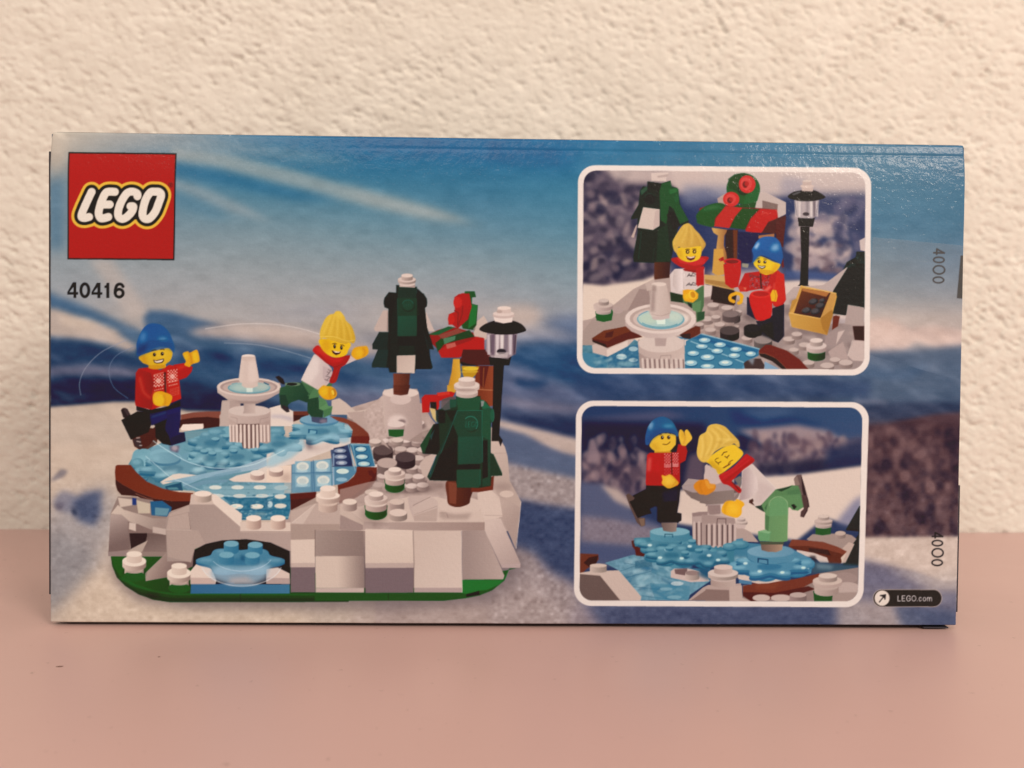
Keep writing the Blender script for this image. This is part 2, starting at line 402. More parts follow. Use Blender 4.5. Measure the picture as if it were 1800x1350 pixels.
# shallow studs of terrace
for (cx, cy, r, dk) in [(820,60,85,0),(1000,70,95,0),(1010,180,75,0),(1040,300,70,0),(1230,290,65,0),(1240,370,70,0),(1380,330,75,1),
                        (1450,300,80,1),(1340,585,85,0),(1380,660,90,0),(1150,660,60,0),(1460,690,60,0),(1400,740,70,0),(1180,610,55,0),(1260,640,70,0)]:
    c = (186,160,149) if not dk else (140,116,112)
    cyl(cx, cy, r, r*.45, r*.65, c, mix(c, (120,98,92), .5), mix(c, (100,80,76), .7))
for _ in range(60):
    cx, cy = rng.uniform(900, 1600), rng.uniform(150, 800)
    E(cx, cy, rng.uniform(20, 60), rng.uniform(10, 26), (104,84,80) if rng.rand() < .5 else (200,176,164), b=2.5, a=.28, ids=False)
F(480, 720, .17778)
for r_ in range(8):
    for k_ in range(5):
        cx, cy = 985+k_*112+(r_ % 2)*50+rng.uniform(-12, 12), 130+r_*88+rng.uniform(-8, 8)
        if cx > 1500-(r_ < 2)*60: continue
        E(cx, cy+40, 78, 34, (112,90,86), b=2, a=.75); v_ = rng.uniform(-12, 12)
        cyl(cx, cy, 60, 26, 36, (200+v_,176+v_,166+v_), (166,140,131), (134,110,104))
for cx, cy, c1, c2 in [(1090,400,(98,78,76),(74,56,56)), (1310,468,(88,70,70),(66,50,52)), (1130,525,(178,152,142),(132,108,102))]:
    cyl(cx, cy, 98, 50, 70, c1, c2, mix(c2, (40,30,30), .4))
# hills of white slope bricks at back (behind tree)
F(360, 540, .19254)
P("1160,850 1230,830 1290,870 1380,950 1480,930 1640,800 1800,760 1800,1000 1560,1160 1300,980 1160,980", (192,168,154))
P("1300,960 1450,950 1480,1060 1600,1180 1700,1300 1500,1160 1360,1040", (176,150,140))
S("1450,950 1500,1100 1560,1260", 5, (120,96,92), a=.6)
F(480, 720, .17778)
# brown kerb arcs, back
F(360, 540, .19254)
P("150,950 0,958 -200,1000 -260,1100 0,1130 130,1120", (86,48,38))
F(180, 720, .17778)
P("780,50 900,28 1040,18 1180,18 1168,88 1040,70 900,92 780,112", (136,76,62))
P("780,100 900,78 1040,72 1168,88 1160,180 1130,205 1020,205 1000,140 820,142 800,180 775,200 760,150", (74,36,30))
P("800,145 1000,138 1005,170 990,208 790,205 770,190", (226,202,186))
P("1180,18 1250,18 1260,165 1185,175", (186,162,152))
P("1160,60 1185,30 1185,120 1165,160", (210,188,172), a=.8)
# skating surface under it all
F(180, 720, .17778)
P("260,540 340,400 520,360 820,215 1170,165 1800,165 1800,900 1300,1000 900,800 500,780 330,640", (84,142,160), sm=0)
P("820,215 1170,205 1170,230 900,340 830,330", (112,150,160))
# left brown ring
P("420,200 480,180 560,200 540,340 470,380 420,410 360,400 300,300 330,260", (84,46,36))
F(360, 540, .19254)
P("810,950 950,950 950,1000 870,1020 810,1040", (112,58,46)); P("810,985 930,985 880,1020 812,1045", (72,36,32))
P("590,920 700,890 810,950 810,1085 600,1085", (212,190,176))
P("600,985 700,985 808,1010 808,1040 700,1010 610,1005", (150,140,160), b=2, a=.6, ids=False)
# ice elements -----------------------------------------------------
F(180, 720, .17778)
I1, I2, I3, I4 = (104,168,186), (70,136,162), (146,192,200), (34,88,124)
def blob(s, c, hi=None, lo=None, a=1.):
    q = pts(s); P(None, lo or I4, p=catmull(q+(0, 3.2)), a=a); P(None, c, p=catmull(q), a=a)
    if hi: m = q.mean(0); P(None, hi, p=catmull(m+(q-m)*.55-(1, 1.2)), a=.65, b=1.6, ids=False)
blob("850,430 900,380 1040,400 1080,300 1200,290 1420,330 1800,300 1800,420 1500,560 1200,580 1000,560 870,520", (88,150,170), (110,168,182))
blob("1180,200 1250,170 1260,320 1160,330 930,320 920,270 1100,240", I1, None)
P("960,270 1220,240 1225,300 1110,285", (56,128,156), b=2, a=.8)
blob("290,500 330,400 470,400 520,520 470,600 440,690 380,660 300,600", I1, (128,184,196))
P("480,400 560,345 700,350 840,330 960,420 900,480 760,540 600,545 520,520", (100,160,182), sm=1)
P("480,470 560,510 700,520 780,480 740,560 560,560 490,520", (66,130,164), sm=1)
P("480,420 600,390 760,440 780,500 700,525 560,505 490,465", (112,172,190), sm=1)
blob("840,460 900,390 1000,380 1070,430 1060,490 960,530 880,510", I1, I3)
blob("1040,480 1100,450 1240,455 1260,520 1160,570 1050,550", I1, I3)
blob("430,600 640,540 780,570 960,530 1020,600 1000,650 860,620 700,690 560,700 520,620", I1, (150,196,204))
P("560,650 620,600 700,640 690,690 600,690", (60,128,156), b=2, a=.8)
P("410,610 460,600 530,660 560,700 480,700 430,680", (60,110,130), b=2, a=.7)
for s in ("880,520 1000,530 1040,580 900,590", "1100,580 1340,545 1380,575 1200,605"): P(s, (28,52,92), b=1.5, a=.85)
for cx, cy, w, h in [(950,470,50,22),(1190,500,55,22),(730,590,55,24),(1130,355,45,22),(400,570,30,18),(940,590,30,14),(1400,420,60,20),(1520,430,50,18)]:
    E(cx, cy, w, h, (176,208,208), rot=-25, b=1.5, a=.7, ids=False)
for cx, cy, w, h in [(1110,345,40,28),(960,320,36,22),(1300,420,50,30),(1510,430,45,30),(1740,350,50,30),(1320,350,60,26),(1560,360,50,30),(1730,270,40,30)]:
    E(cx, cy, w, h, (44,116,148), b=2, a=.7, ids=False)
P("1270,350 1390,300 1420,400 1380,520 1280,540", (96,156,176), b=2, a=.6)
def lobes(L, c=(84,152,176), lo=(34,96,128), hi=(128,186,200)):
    lo = mix(c, lo, .55)
    for cx, cy, rx, ry in sorted(L, key=lambda t: t[1]):
        E(cx, cy+ry*.45, rx, ry, lo); E(cx, cy, rx, ry, c, g=(cx-rx, cy-ry, cx+rx, cy+ry, mix(c, lo, .35))); E(cx-rx*.15, cy-ry*.25, rx*.7, ry*.5, hi, b=1.3, a=.55)
lobes([(1130,225,90,40),(1040,270,80,36),(1190,290,90,42),(990,330,80,38),(1100,350,95,42),(1210,370,80,40),(880,370,70,32),
       (1730,215,80,38),(1640,260,70,34),(1760,300,80,40),(1690,350,80,40),(1590,400,80,40),(1460,420,85,40),(1330,425,80,40),(1700,430,90,42),(1560,480,90,42),(1420,510,90,40),(1290,500,80,40)])
for cx, cy in ((1120,345),(1180,262),(1010,300),(1510,425),(1300,430),(1740,350),(1720,262)): cyl(cx, cy-14, 38, 15, 18, (70,140,168), (44,110,142), (26,84,118))
for s_ in ("1225,262 1225,330 1160,300", "1250,480 1340,520 1300,560 1240,540", "1000,530 1050,515 1060,560 1010,560"): P(s_, (28,86,122), b=1.2, a=.7)
lobes([(350,530,62,52),(395,610,80,54),(560,640,80,42),(640,620,85,42)], (86,152,172))
lobes([(860,590,110,42),(955,600,72,44),(770,570,90,34)], (104,166,184), (44,108,142), (166,206,208))
lobes([(900,500,60,34),(970,480,100,50),(1010,430,70,36)], (112,174,188), (44,108,142), (180,212,206)); lobes([(1110,500,84,44),(1190,510,90,52)], (92,160,180), (38,104,138), (176,210,206))
E(625, 500, 152, 58, (52,118,152)); E(622, 478, 150, 56, (108,168,186), g=(480,478,770,478,(86,148,172))); E(540, 480, 30, 14, (140,192,204), b=2, a=.5)
P("640,345 830,330 900,400 780,450 760,400 700,375", (98,160,178), a=.8); E(720, 385, 40, 24, (196,180,184), b=2, a=.7)
def gear(cx, cy, rx, ry, n=6, rot=0, c=(92,156,178), lo=(40,104,136), hi=(140,192,204), am=.2, th=.14):
    t = np.linspace(0, 2*np.pi, 72, endpoint=False); r = 1-am+am*np.cos(n*(t-rot))
    q = np.stack([cx+rx*r*np.cos(t), cy+ry*r*np.sin(t)], 1)
    P(pts(q+(0, rx*th)) if 0 else (q+(0, rx*th)), lo); P(q+(0, rx*th*.5), mix(c, lo, .6)); P(q, c, g=(cx-rx, cy-ry, cx+rx, cy+ry, mix(c, lo, .3)))
    for k in range(n):
        a_ = rot+k*2*np.pi/n; x_, y_ = cx+rx*.76*np.cos(a_), cy+ry*.76*np.sin(a_)
        E(x_, y_-ry*.03, rx*.16, ry*.13, hi, b=1.3, a=.65, ids=False)
    E(cx, cy+ry*.1, rx*.3, ry*.3, lo, b=1, a=.5, ids=False)
gear(1560, 330, 290, 120, 7, .3); gear(1080, 320, 240, 105, 6, .2, (84,150,174)); gear(1330, 455, 270, 110, 7, .1, (98,162,182))
gear(1060, 470, 230, 95, 6, .5, (104,168,186)); gear(700, 570, 350, 120, 7, .25, (94,158,180))
for cx, cy in ((1120,300),(1230,270),(1510,405),(1300,415),(1730,330),(1010,420),(1090,440)): cyl(cx, cy-14, 40, 16, 20, (112,172,188), (64,130,158), (40,100,134))
E(625, 500, 152, 58, (52,118,152)); E(622, 478, 150, 56, (108,168,186), g=(480,478,770,478,(86,148,172))); E(540, 480, 30, 14, (150,198,208), b=2, a=.5)
E(720, 385, 40, 24, (196,180,184), b=2, a=.7)
for s_, a__ in (("560,650 640,600 760,590 700,660", .5), ("870,600 960,560 1010,590 930,640", .5), ("1130,540 1210,500 1250,530 1170,570", .5), ("930,490 1000,455 1040,480 960,520", .5)): P(s_, (196,212,208), b=1.6, a=a__, ids=False)
# glassy tile lower left & white plate under ice
P("570,715 700,640 760,630 980,650 900,700 720,710 600,740", (214,192,174))
P("420,690 560,700 620,790 500,760", (70,128,150), b=1.5, a=.8)
P("620,760 780,720 800,800 640,796", (24,84,110)); P("640,770 740,766 760,790 660,790", (120,172,176), a=.6)
P("600,715 1360,560 1700,440 1700,560 1360,620 1000,680 800,760 790,715", (124,168,188), g=(800,700,1600,500,(164,180,190)), a=.92)
P("1120,640 1360,590 1380,610 1150,680 960,740 940,720", (92,146,172), a=.6)
P("800,760 1000,700 1250,690 1240,716 1000,740 850,790", (104,150,172))
# white plates in the middle
P("1250,690 1330,650 1500,610 1800,480 1800,720 1600,722 1300,712", (212,188,172))
F(480, 720, .17778)
P("-60,560 180,550 185,720 -60,722", (220,192,172)); P("60,640 180,620 182,720 100,715", (150,120,110), b=4, a=.5, ids=False)
F(180, 720, .17778)
for cx, cy in ((1535,625), (1720,590)): stud(cx, cy, 70, 45, (222,198,182), (190,160,146), (150,120,112))
# clear bricks : rows of studs seen through blue plastic
def clear(s, base, rows, hi=(206,204,190), edge=(60,120,150)):
    P(s, base, n=7, ns=4)
    for cx, cy, rx, ry in rows:
        E(cx, cy, rx+8, ry+10, edge, a=.7); E(cx, cy-3, rx, ry, hi, a=.9); E(cx-rx*.2, cy-ry*.2, rx*.5, ry*.5, (226,222,208), a=.6)
F(180, 720, .17778)
clear("1000,740 1250,716 1800,722 1800,1080 1380,1090 1300,960 1060,800 820,800", (96,152,172), [])
P("1160,830 1800,868 1800,1090 1380,1090 1300,960", (52,120,150), n=9, ns=5)
P("1000,760 1800,740 1800,860 1200,860 1010,800", (132,170,180), a=.8)
for cx in (1120, 1340, 1560, 1780):
    E(cx, 768, 62, 22, (206,204,192)); E(cx+20, 852, 66, 20, (204,200,188), a=.9); S(f"{cx-90},790 {cx+120},790", 5, (84,140,160), a=.7)
for cx in (1330, 1530, 1760):
    E(cx, 956, 66, 26, (208,200,184)); E(cx, 950, 40, 14, (226,218,200))
S("1220,880 1800,878", 8, (38,100,132), a=.8); S("1300,992 1800,992", 7, (30,90,124)); S("1360,1062 1800,1085", 8, (110,170,184), a=.8)
P("1600,900 1700,890 1700,985 1610,980", (60,120,150)); E(1660, 935, 26, 32, (196,210,208), a=.9)
for _ in range(60):
    cx, cy = rng.uniform(1230, 1800), rng.uniform(820, 1080)
    E(cx, cy, rng.uniform(6, 22), rng.uniform(3, 9), (150,196,206) if rng.rand() < .6 else (24,84,120), a=.6, b=.6, ids=False)
E(1570, 1030, 60, 12, (196,200,190), a=.5, b=1)
F(480, 720, .17778)
P("0,830 175,825 175,985 150,1085 0,1080", (50,122,152), n=8, ns=4)
E(75, 858, 58, 24, (206,200,186)); E(75, 772, 62, 24, (196,200,192)); E(75, 950, 60, 24, (206,196,180)); S("0,905 175,900", 6, (34,96,128)); S("0,985 170,990", 6, (34,96,128)); S("0,1060 150,1060", 10, (110,176,190))
P("0,720 185,720 185,830 0,830", (134,172,184), a=.55)
# right field
P("-60,440 0,420 300,300 580,260 780,250 770,330 580,400 190,540 -60,580", (208,188,176), ids=True)
P("330,340 420,400 560,370 600,330 480,380", (120,90,90), b=4, a=.5, ids=False)
P("190,540 580,480 600,740 540,800 420,810 190,825", (110,158,182), g=(190,540,600,760,(84,140,170)))
for cx, cy in ((295,560), (490,550), (295,700), (500,695)):
    P(ell(cx, cy, 74, 58) if 0 else "0,0 1,0 1,1", (0,0,0), a=0)
    P(f"{cx-75},{cy-50} {cx+75},{cy-55} {cx+75},{cy+62} {cx-70},{cy+66}", (134,174,190)); E(cx, cy, 62, 44, (206,204,192)); E(cx-6, cy+44, 56, 20, (180,200,200), a=.7); E(cx, cy+4, 40, 26, (190,196,190))
for s in ("190,628 600,620", "400,500 410,810", "190,545 185,820", "590,480 610,740", "385,510 390,810"): S(s, 6, (54,104,146), a=.9)
P("570,400 760,340 780,470 790,560 590,560", (70,84,116), g=(600,400,780,520,(44,50,84)))
P("600,380 700,360 740,430 620,440", (44,52,80), a=.9)
for cx, cy, w in ((665,405,60), (670,465,62), (680,525,56)): E(cx, cy, w, 22, (150,160,180), a=.85); E(cx, cy, w*.5, 12, (206,206,206), a=.7)
P("590,560 830,560 826,620 760,690 700,730 610,745", (76,134,166))
E(690, 608, 62, 26, (200,212,200)); E(680, 690, 56, 20, (140,180,196)); S("600,440 600,740", 14, (160,184,204), a=.7); S("590,560 790,556", 7, (60,70,100))
P("760,335 960,340 1010,560 830,566", (52,118,154)); S("775,345 955,348", 8, (150,190,200))
for cx, cy, w in ((870,390,54), (880,465,58), (900,535,60)): E(cx, cy, w+10, 32, (30,84,122)); E(cx, cy, w, 24, (160,194,198)); E(cx, cy-2, w*.55, 12, (208,212,200), a=.8)
S("790,350 830,566", 7, (120,176,196)); S("955,345 1010,560", 5, (130,180,196)); S("745,340 815,600", 9, (130,180,204), a=.8)
# ice around girl's foot
gear(60, 330, 250, 100, 6, .4, (96,160,182)); gear(470, 205, 330, 105, 7, .12, (100,164,186)); P("350,190 440,200 440,240 350,230", (40,96,130), a=.8)
E(460, 110, 195, 55, (66,132,168)); E(460, 96, 192, 48, (112,164,188), g=(300,96,650,96,(96,150,186)))
P("640,170 760,145 785,190 760,220 660,215", (130,186,204), b=1, a=.7); P("20,230 140,270 120,300 20,300", (50,124,156), b=2, a=.7)
P("560,230 740,250 770,310 700,330 600,300", (138,184,202), b=2, a=.7); P("350,190 440,200 440,240 350,230", (40,96,130), a=.8); P("370,200 430,210 425,236 360,240", (100,168,190))
P("0,420 200,330 300,270 320,370 180,480 0,560 -80,560", (150,190,202), b=2, a=.75); P("320,290 400,300 380,400 340,390", (90,74,84), b=3, a=.6, ids=False)
P("370,320 520,250 600,240 560,290 420,340", (150,196,210), b=2, a=.8)
# brown kerb, back right & right
P("560,62 700,80 820,130 900,190 960,250 950,275 780,262 790,200 740,140 640,110", (134,70,52), g=(600,70,950,260,(124,60,46))); P("775,262 960,262 955,335 770,330", (110,44,34))
P("830,562 1030,570 1025,650 990,720 920,800 840,860 760,900 660,925 650,860 640,745 740,710 800,660 826,610", (112,48,36)); P("1030,600 1028,680 980,760 900,830 760,890 660,925 660,900 780,860 920,760 1000,650", (84,36,30), a=.7)
P("940,600 980,600 1010,640 990,670 950,640", (84,34,28), a=.6)
P("170,830 430,810 430,860 300,960 215,990 178,990", (96,40,32)); P("175,890 400,870 230,985 178,990", (74,30,26), a=.7)
# big brown kerb, left front
F(180, 720, .17778)
P("130,560 150,545 280,545 340,620 440,710 600,780 760,815 900,822 885,905 700,905 520,880 340,815 200,740 130,690 125,620", (120,52,36), g=(130,560,900,860,(128,58,40)))
P("130,690 200,740 340,815 520,880 700,905 880,905 860,940 660,1010 500,930 350,860 280,850 190,845 150,800 132,740", (70,32,28))
S("330,830 430,870 500,886", 5, (196,140,116), sm=1, a=.8)
# swoosh around ice
S("440,250 520,320 640,400 760,470 860,520 1000,560 1150,578 1350,568 1500,540 1640,480 1800,400", 9, (196,214,214), sm=1, a=.75)
S("430,460 560,570 680,670 800,720 960,790 1150,840 1400,862 1600,855 1800,830", 8, (196,210,208), sm=1, a=.7)
P("440,250 640,400 860,520 1150,578 1500,540 1800,400 1800,560 1500,640 1150,700 900,700 700,660 560,560 440,460", (190,204,208), b=3, a=.12, ids=False)
# white frontage ---------------------------------------------------
F(180, 860, .21111)
P("70,200 130,60 250,60 420,90 560,190 560,560 200,560 50,550", (150,126,116))
P("70,210 170,205 230,270 230,500 50,525", (176,152,142), g=(100,200,190,430,(128,104,98))); P("48,522 210,510 235,505 230,560 48,558", (152,128,122))
P("130,70 250,85 260,130 150,150", (196,172,156))
P("250,70 285,75 285,130 250,130", (32,62,120)); P("285,90 400,120 400,200 300,200", (190,170,148)); P("400,100 500,95 580,150 570,200 540,228 410,215", (44,96,136)); P("440,150 560,160 540,220 440,215", (120,168,176), a=.7)
P("70,205 130,130 180,170 420,240 530,240 530,330 400,330 230,270 160,210", (196,172,156), g=(150,180,450,330,(160,136,126)))
P("215,270 300,290 400,335 530,370 530,400 215,365", (138,112,104)); P("225,275 280,285 280,350 222,330", (198,174,160))
P("225,365 375,365 375,430 300,480 240,505", (58,42,42)); P("380,365 535,380 535,520 340,520", (112,90,84), g=(380,365,420,520,(140,116,108)))
P("420,310 530,330 530,380 420,360", (186,162,150))
P("350,440 380,425 330,520 280,540 210,520 250,490", (178,154,140))
P("355,700 500,560 560,505 800,505 760,640 560,730 360,765", (170,144,132), g=(420,620,620,720,(128,102,96)))
for cx, cy in ((265,520), (640,618)):
    P(ell(cx, cy+175, 92, 50), (16,60,28), b=2, ids=False); P(ell(cx, cy+160, 80, 42), (24,84,38)); capstud(cx, cy-6, 100, (222,200,182), (196,168,152), (150,122,112), .45)
    P(ell(cx, cy+205, 92, 42), (26,92,42)); P(ell(cx, cy+160, 76, 22, 0, 20, 0, 180), (176,150,138))
# white bridge arch
P("530,330 530,250 560,190 730,125 760,40 920,35 1160,200 1160,300 1570,345 1800,340 1800,560 1560,510 1400,440 1200,412 1000,422 860,455 770,500 740,600 540,600", (164,140,130), g=(600,200,1500,500,(174,148,138)))
P("535,335 545,560 740,610 765,500 860,455 800,340", (176,150,138), a=.8)
P("560,205 725,130 735,330 535,330", (178,152,140)); S("720,190 738,335", 3, (130,106,98)); S("535,335 740,338", 3, (206,182,166)); S("560,230 720,190", 3, (150,124,114), a=.6)
P("740,40 900,35 935,125 730,125", (196,170,156)); P("895,38 945,42 1165,205 1160,320 930,120", (216,192,176))
cyl(840, 36, 72, 24, 50, (224,200,184), (200,172,156))
P("1150,270 1570,275 1570,345 1150,345", (206,180,164)); P("1150,345 1800,345 1800,365 1150,360", (180,154,142), a=.6)
for cx in (1262, 1465): stud(cx, 240, 62, 70, (228,204,186), (206,176,158), (164,130,118))
S("1150,345 1570,343", 3, (220,196,180))
# the opening with frozen pond
P("770,505 860,455 1000,424 1200,414 1400,442 1560,515 1566,800 745,800 760,560", (28,24,32))
P("735,680 780,625 905,640 950,760 940,792 736,790", (214,188,172)); P("735,735 940,740 940,792 736,790", (190,160,148))
P("740,790 1560,790 1560,868 735,868", (54,106,146), g=(740,790,1560,868,(62,120,156))); P("940,790 1100,770 1100,792", (24,60,100))
gear(1150, 592, 372, 112, 6, .0, (70,142,174), (40,104,142), (104,166,192), .11, .06)
if 0: blob("785,560 830,520 960,520 1040,540 1180,520 1240,540 1400,540 1500,560 1520,620 1480,665 1380,650 1300,640 1200,680 1060,660 960,640 880,640 810,620", (62,138,170), (84,156,184), (44,108,146))
P("1365,665 1460,650 1560,700 1562,788 1365,785", (206,178,164)); P("1368,735 1562,740 1562,788 1368,785", (176,148,140))
for cx, cy in ((1075, 452), (1275, 462), (1035, 545), (1250, 548)): stud(cx, cy, 62, 62, (104,170,192), (60,136,170), (46,116,152))
P("1150,545 1190,560 1170,600 1160,580", (20,50,80), b=1.5, a=.7)
P("900,690 960,640 1100,665 1260,650 1340,610 1400,640 1360,740 1260,790 1060,790 920,740", (140,176,196), b=3, a=.8); P("1060,740 1200,730 1290,780 1050,785", (190,156,142), b=3, a=.7, ids=False)
P(ell(1160, 600, 340, 205, 0, 30, 10, 170), (190,196,204), a=.22, b=1); S([tuple(v) for v in ell(1160, 600, 340, 205, 0, 30, 15, 165)], 8, (214,208,204), a=.7)
S([tuple(v) for v in ell(1160, 520, 270, 160, 0, 30, 25, 150)], 6, (200,208,212), a=.6)
P("1568,500 1568,860 1580,860 1580,480", (120,96,92))
F(540, 860, .21667)
# right hand frontage
P("-132,170 80,60 265,120 265,330 65,330 60,540 -132,500", (168,142,130)); P("-132,410 65,405 65,600 -132,600", (206,180,164)); P("-132,600 65,600 68,835 -132,835", (126,104,106)); P("-132,598 65,596 65,632 -132,632", (186,160,148))
P("65,330 460,335 460,540 65,540", (162,138,128), g=(65,400,460,500,(142,118,110))); S("65,330 65,545", 4, (120,96,90))
P("68,542 460,540 462,802 70,800", (200,174,158), g=(250,600,462,600,(146,122,114))); P("70,800 462,800 462,836 70,836", (186,160,150))
P("265,120 430,240 460,260 460,335 262,330", (190,164,150)); P("270,205 455,290 455,330 262,330", (160,134,126)); S("262,330 460,333", 3, (210,186,170))
P("268,330 300,326 440,326 440,334 268,336", (130,104,98), a=.4)
# terrace front: studs, patches
P("265,120 480,110 700,90 820,60 1060,60 1440,180 1560,230 1440,270 665,270 460,260 350,180", (196,170,156))
P("265,0 500,-60 640,-80 640,100 420,140 265,110", (172,146,136), a=.7)
P("430,170 640,100 640,260 460,270", (120,96,90), b=8, a=.6, ids=False)
P("665,265 1440,265 1440,335 665,330", (172,146,136), g=(665,265,1440,330,(160,132,122)))
stud(347, 100, 58, 55, (214,190,174), (184,158,146), (140,114,106)); stud(525, 22, 56, 52, (198,174,160), (168,142,132)); stud(728, 100, 60, 55, (198,172,158), (176,148,138)); stud(740, 188, 72, 42, (206,180,166), (176,150,138))
P("815,70 850,50 1000,44 1060,100 1062,210 1050,260 870,256 830,150", (184,158,148)); P("1000,44 1062,105 1060,250 870,210 850,150", (190,164,152), a=.7); S("860,130 1000,60", 3, (130,106,100)); S("870,205 1055,135", 2.5, (150,126,116)); P("865,215 1058,150 1050,258 870,256", (176,150,138), a=.8)
E(1250, 130, 175, 70, (198,172,158)); P("1080,180 1200,200 1340,190 1300,245 1100,240 1070,220", (160,134,124), b=1.5, a=.7); S("1075,190 1130,190 1145,230", 3, (124,100,94), a=.8)
P("460,335 480,320 860,330 866,600 470,600", (206,180,164), g=(660,340,660,600,(200,174,158))); P("470,598 868,596 866,640 475,640", (180,154,144)); P("472,638 866,636 862,838 474,840", (126,104,106)); S("466,340 470,836", 5, (100,76,74))
P("862,335 1250,335 1256,802 868,800", (192,166,152), g=(862,400,1250,700,(200,174,160))); P("868,798 1256,798 1256,836 868,836", (172,146,140)); S("860,335 868,600 862,836", 4, (120,96,90)); S("1252,335 1258,836", 3, (216,192,178))
P("1255,335 1440,330 1600,700 1590,730 1262,732", (158,134,126), g=(1300,500,1600,500,(178,152,142)))
P("1440,240 1570,235 1730,600 1728,632 1580,636 1460,380 1440,330", (196,170,158), g=(1450,300,1700,600,(172,146,138))); P("1575,610 1730,600 1728,636 1585,636", (176,150,144))
P("1380,30 1440,0 1500,10 1560,60 1590,220 1440,250 1390,130", (200,174,160)); P("1500,10 1560,-20 1660,10 1735,100 1715,300 1690,480 1590,250 1560,60", (184,158,146), g=(1560,60,1720,200,(168,142,132))); S("1735,100 1695,480", 4, (222,200,186), a=.8)
S("1440,210 1590,212", 5, (168,142,132), a=.7); E(1610, 22, 60, 26, (196,170,156)); E(1610, 45, 66, 26, (140,114,106), b=3, a=.4, ids=False)
F(720, 660, .17778)
P("800,500 850,560 940,700 970,800 990,1040 1100,1240 1090,1300 860,1160 820,1000 800,700", (192,166,152), g=(820,600,1000,1000,(178,152,140))); E(920, 1100, 90, 40, (150,124,116), b=3, a=.5, ids=False)
S("840,770 955,765", 3, (160,134,124)); E(960, 1170, 70, 34, (196,170,156)); 
P("850,490 880,580 920,640 900,700 870,620", (30,26,34))
# terrace bits beside front tree
P("100,870 160,800 280,760 400,1000 240,1040 130,990", (186,160,148)); E(230, 1090, 120, 50, (120,96,90), b=5, a=.5, ids=False)
P("0,1180 210,1180 290,1280 250,1400 0,1400", (190,164,152), a=.0)
# green ringed studs
F(480, 720, .17778)
for cx, cy, r, h in ((1218,130,80,1), (1205,655,104,1.1), (1020,905,116,1.1)):
    P(ell(cx, cy+r*1.05, r*.95, r*.55), (26,98,48)); P(f"{cx-r*.98},{cy+r*.35} {cx+r*.98},{cy+r*.35} {cx+r*.9},{cy+r*1.1} {cx+r*.6},{cy+r*1.45} {cx},{cy+r*1.6} {cx-r*.6},{cy+r*1.45} {cx-r*.9},{cy+r*1.1}", (24,92,44), g=(cx-r, 0, cx+r, 0, (20,66,34)))
    cyl(cx, cy+r*.15, r*.92, r*.34, r*.45, (206,182,168), (190,162,150), (150,122,114)); cyl(cx, cy-r*.3, r*.98, r*.34, r*.3, (200,174,162), (206,182,168), (168,140,130)); cyl(cx, cy-r*.62, r*.62, r*.24, r*.35, (216,192,178), (188,162,150), (150,124,116))
# lower edge big studded cap on ridge
capstud(545, 748, 118, (222,198,182), (200,172,156), (160,130,118), .32)
P("180,1000 430,925 660,940 665,1130 175,1130", (182,156,144)); P("175,1120 430,925 300,1130", (206,182,168), a=.5); S("190,1120 420,930", 4, (214,190,174), a=.7)
capstud(545, 748, 118, (222,198,182), (200,172,156), (160,130,118), .32)
# ---------------------------------------------------------------- stall
CUR[0] = 8
F(630, 470, .22956)
P("900,420 960,370 990,420 1000,540 960,560 880,520", (196,170,156))
P("815,185 890,185 900,225 870,232 870,280 915,290 905,440 880,480 800,470 775,400 800,330", (30,92,44), g=(800,300,915,330,(22,72,36)))
P("815,185 890,185 902,228 870,232 850,200", (34,84,46)); P("860,285 912,290 900,430 840,470", (40,110,52))
P("770,205 850,200 868,300 840,400 760,470 720,440 690,440 692,360 740,340 735,230", (170,28,26)); E(755, 270, 26, 45, (196,44,38)); E(720, 395, 30, 45, (190,36,32)); E(805, 262, 52, 64, (176,32,30)); E(762, 268, 34, 42, (198,46,40)); E(742, 395, 36, 48, (176,32,30)); E(712, 398, 26, 40, (196,42,36)); S("800,300 795,360 760,460", 6, (128,18,20)); S("735,330 765,350 760,440", 6, (120,16,20))
P("535,515 610,480 700,455 760,465 880,500 890,530 960,540 965,640 760,690 640,690 600,620 560,580", (150,36,30))
P("535,515 690,452 740,460 610,520", (44,92,56)); P("610,520 760,470 830,500 640,560", (142,70,58)); P("640,550 850,480 890,530 760,560 650,590", (30,70,42)); P("650,545 745,525 740,555 660,590", (80,122,90))
P("550,560 605,515 650,560 590,610", (150,30,26)); P("590,580 640,540 655,590 610,650", (24,76,40)); P("612,640 670,600 690,620 860,560 900,530 965,545 965,640 800,640 780,690 635,690", (182,38,30)); P("670,590 740,575 750,605 680,625", (190,92,80)); P("880,470 900,450 890,490", (150,130,120))
P("800,630 1010,630 1030,750 800,750 765,720 790,690", (84,28,24)); P("765,715 800,750 930,755 830,735", (50,18,18))
P("900,755 1050,755 1030,1060 900,1080 890,900", (122,54,36), g=(900,800,1050,800,(150,74,48))); P("930,755 1000,755 960,930 930,900", (96,40,30)); S("925,935 1035,940", 5, (190,120,80)); S("960,770 955,930", 4, (170,100,60))
P("725,700 775,700 785,820 770,900 740,950 680,950 700,860 715,800", (196,134,40), g=(690,800,790,800,(222,168,60))); P("790,755 925,760 900,820 880,840 880,900 830,900 800,820", (190,140,36)); E(860, 775, 60, 16, (222,180,50)); S("790,800 915,800", 5, (230,190,60))
P("680,900 760,920 740,960 680,950", (206,150,50))
P("485,1000 510,975 600,975 640,955 710,950 740,960 715,1010 620,1020 620,1060 600,1120 590,1060 548,1030 545,1110 490,1112", (188,34,28)); P("600,960 700,950 700,975 610,985", (206,56,44)); P("550,1030 598,1030 600,1090 560,1120", (40,26,20)); P("545,1075 590,1085 600,1190 570,1150", (206,176,116))
P("640,1010 700,990 745,990 740,1070 640,1080", (100,80,80))
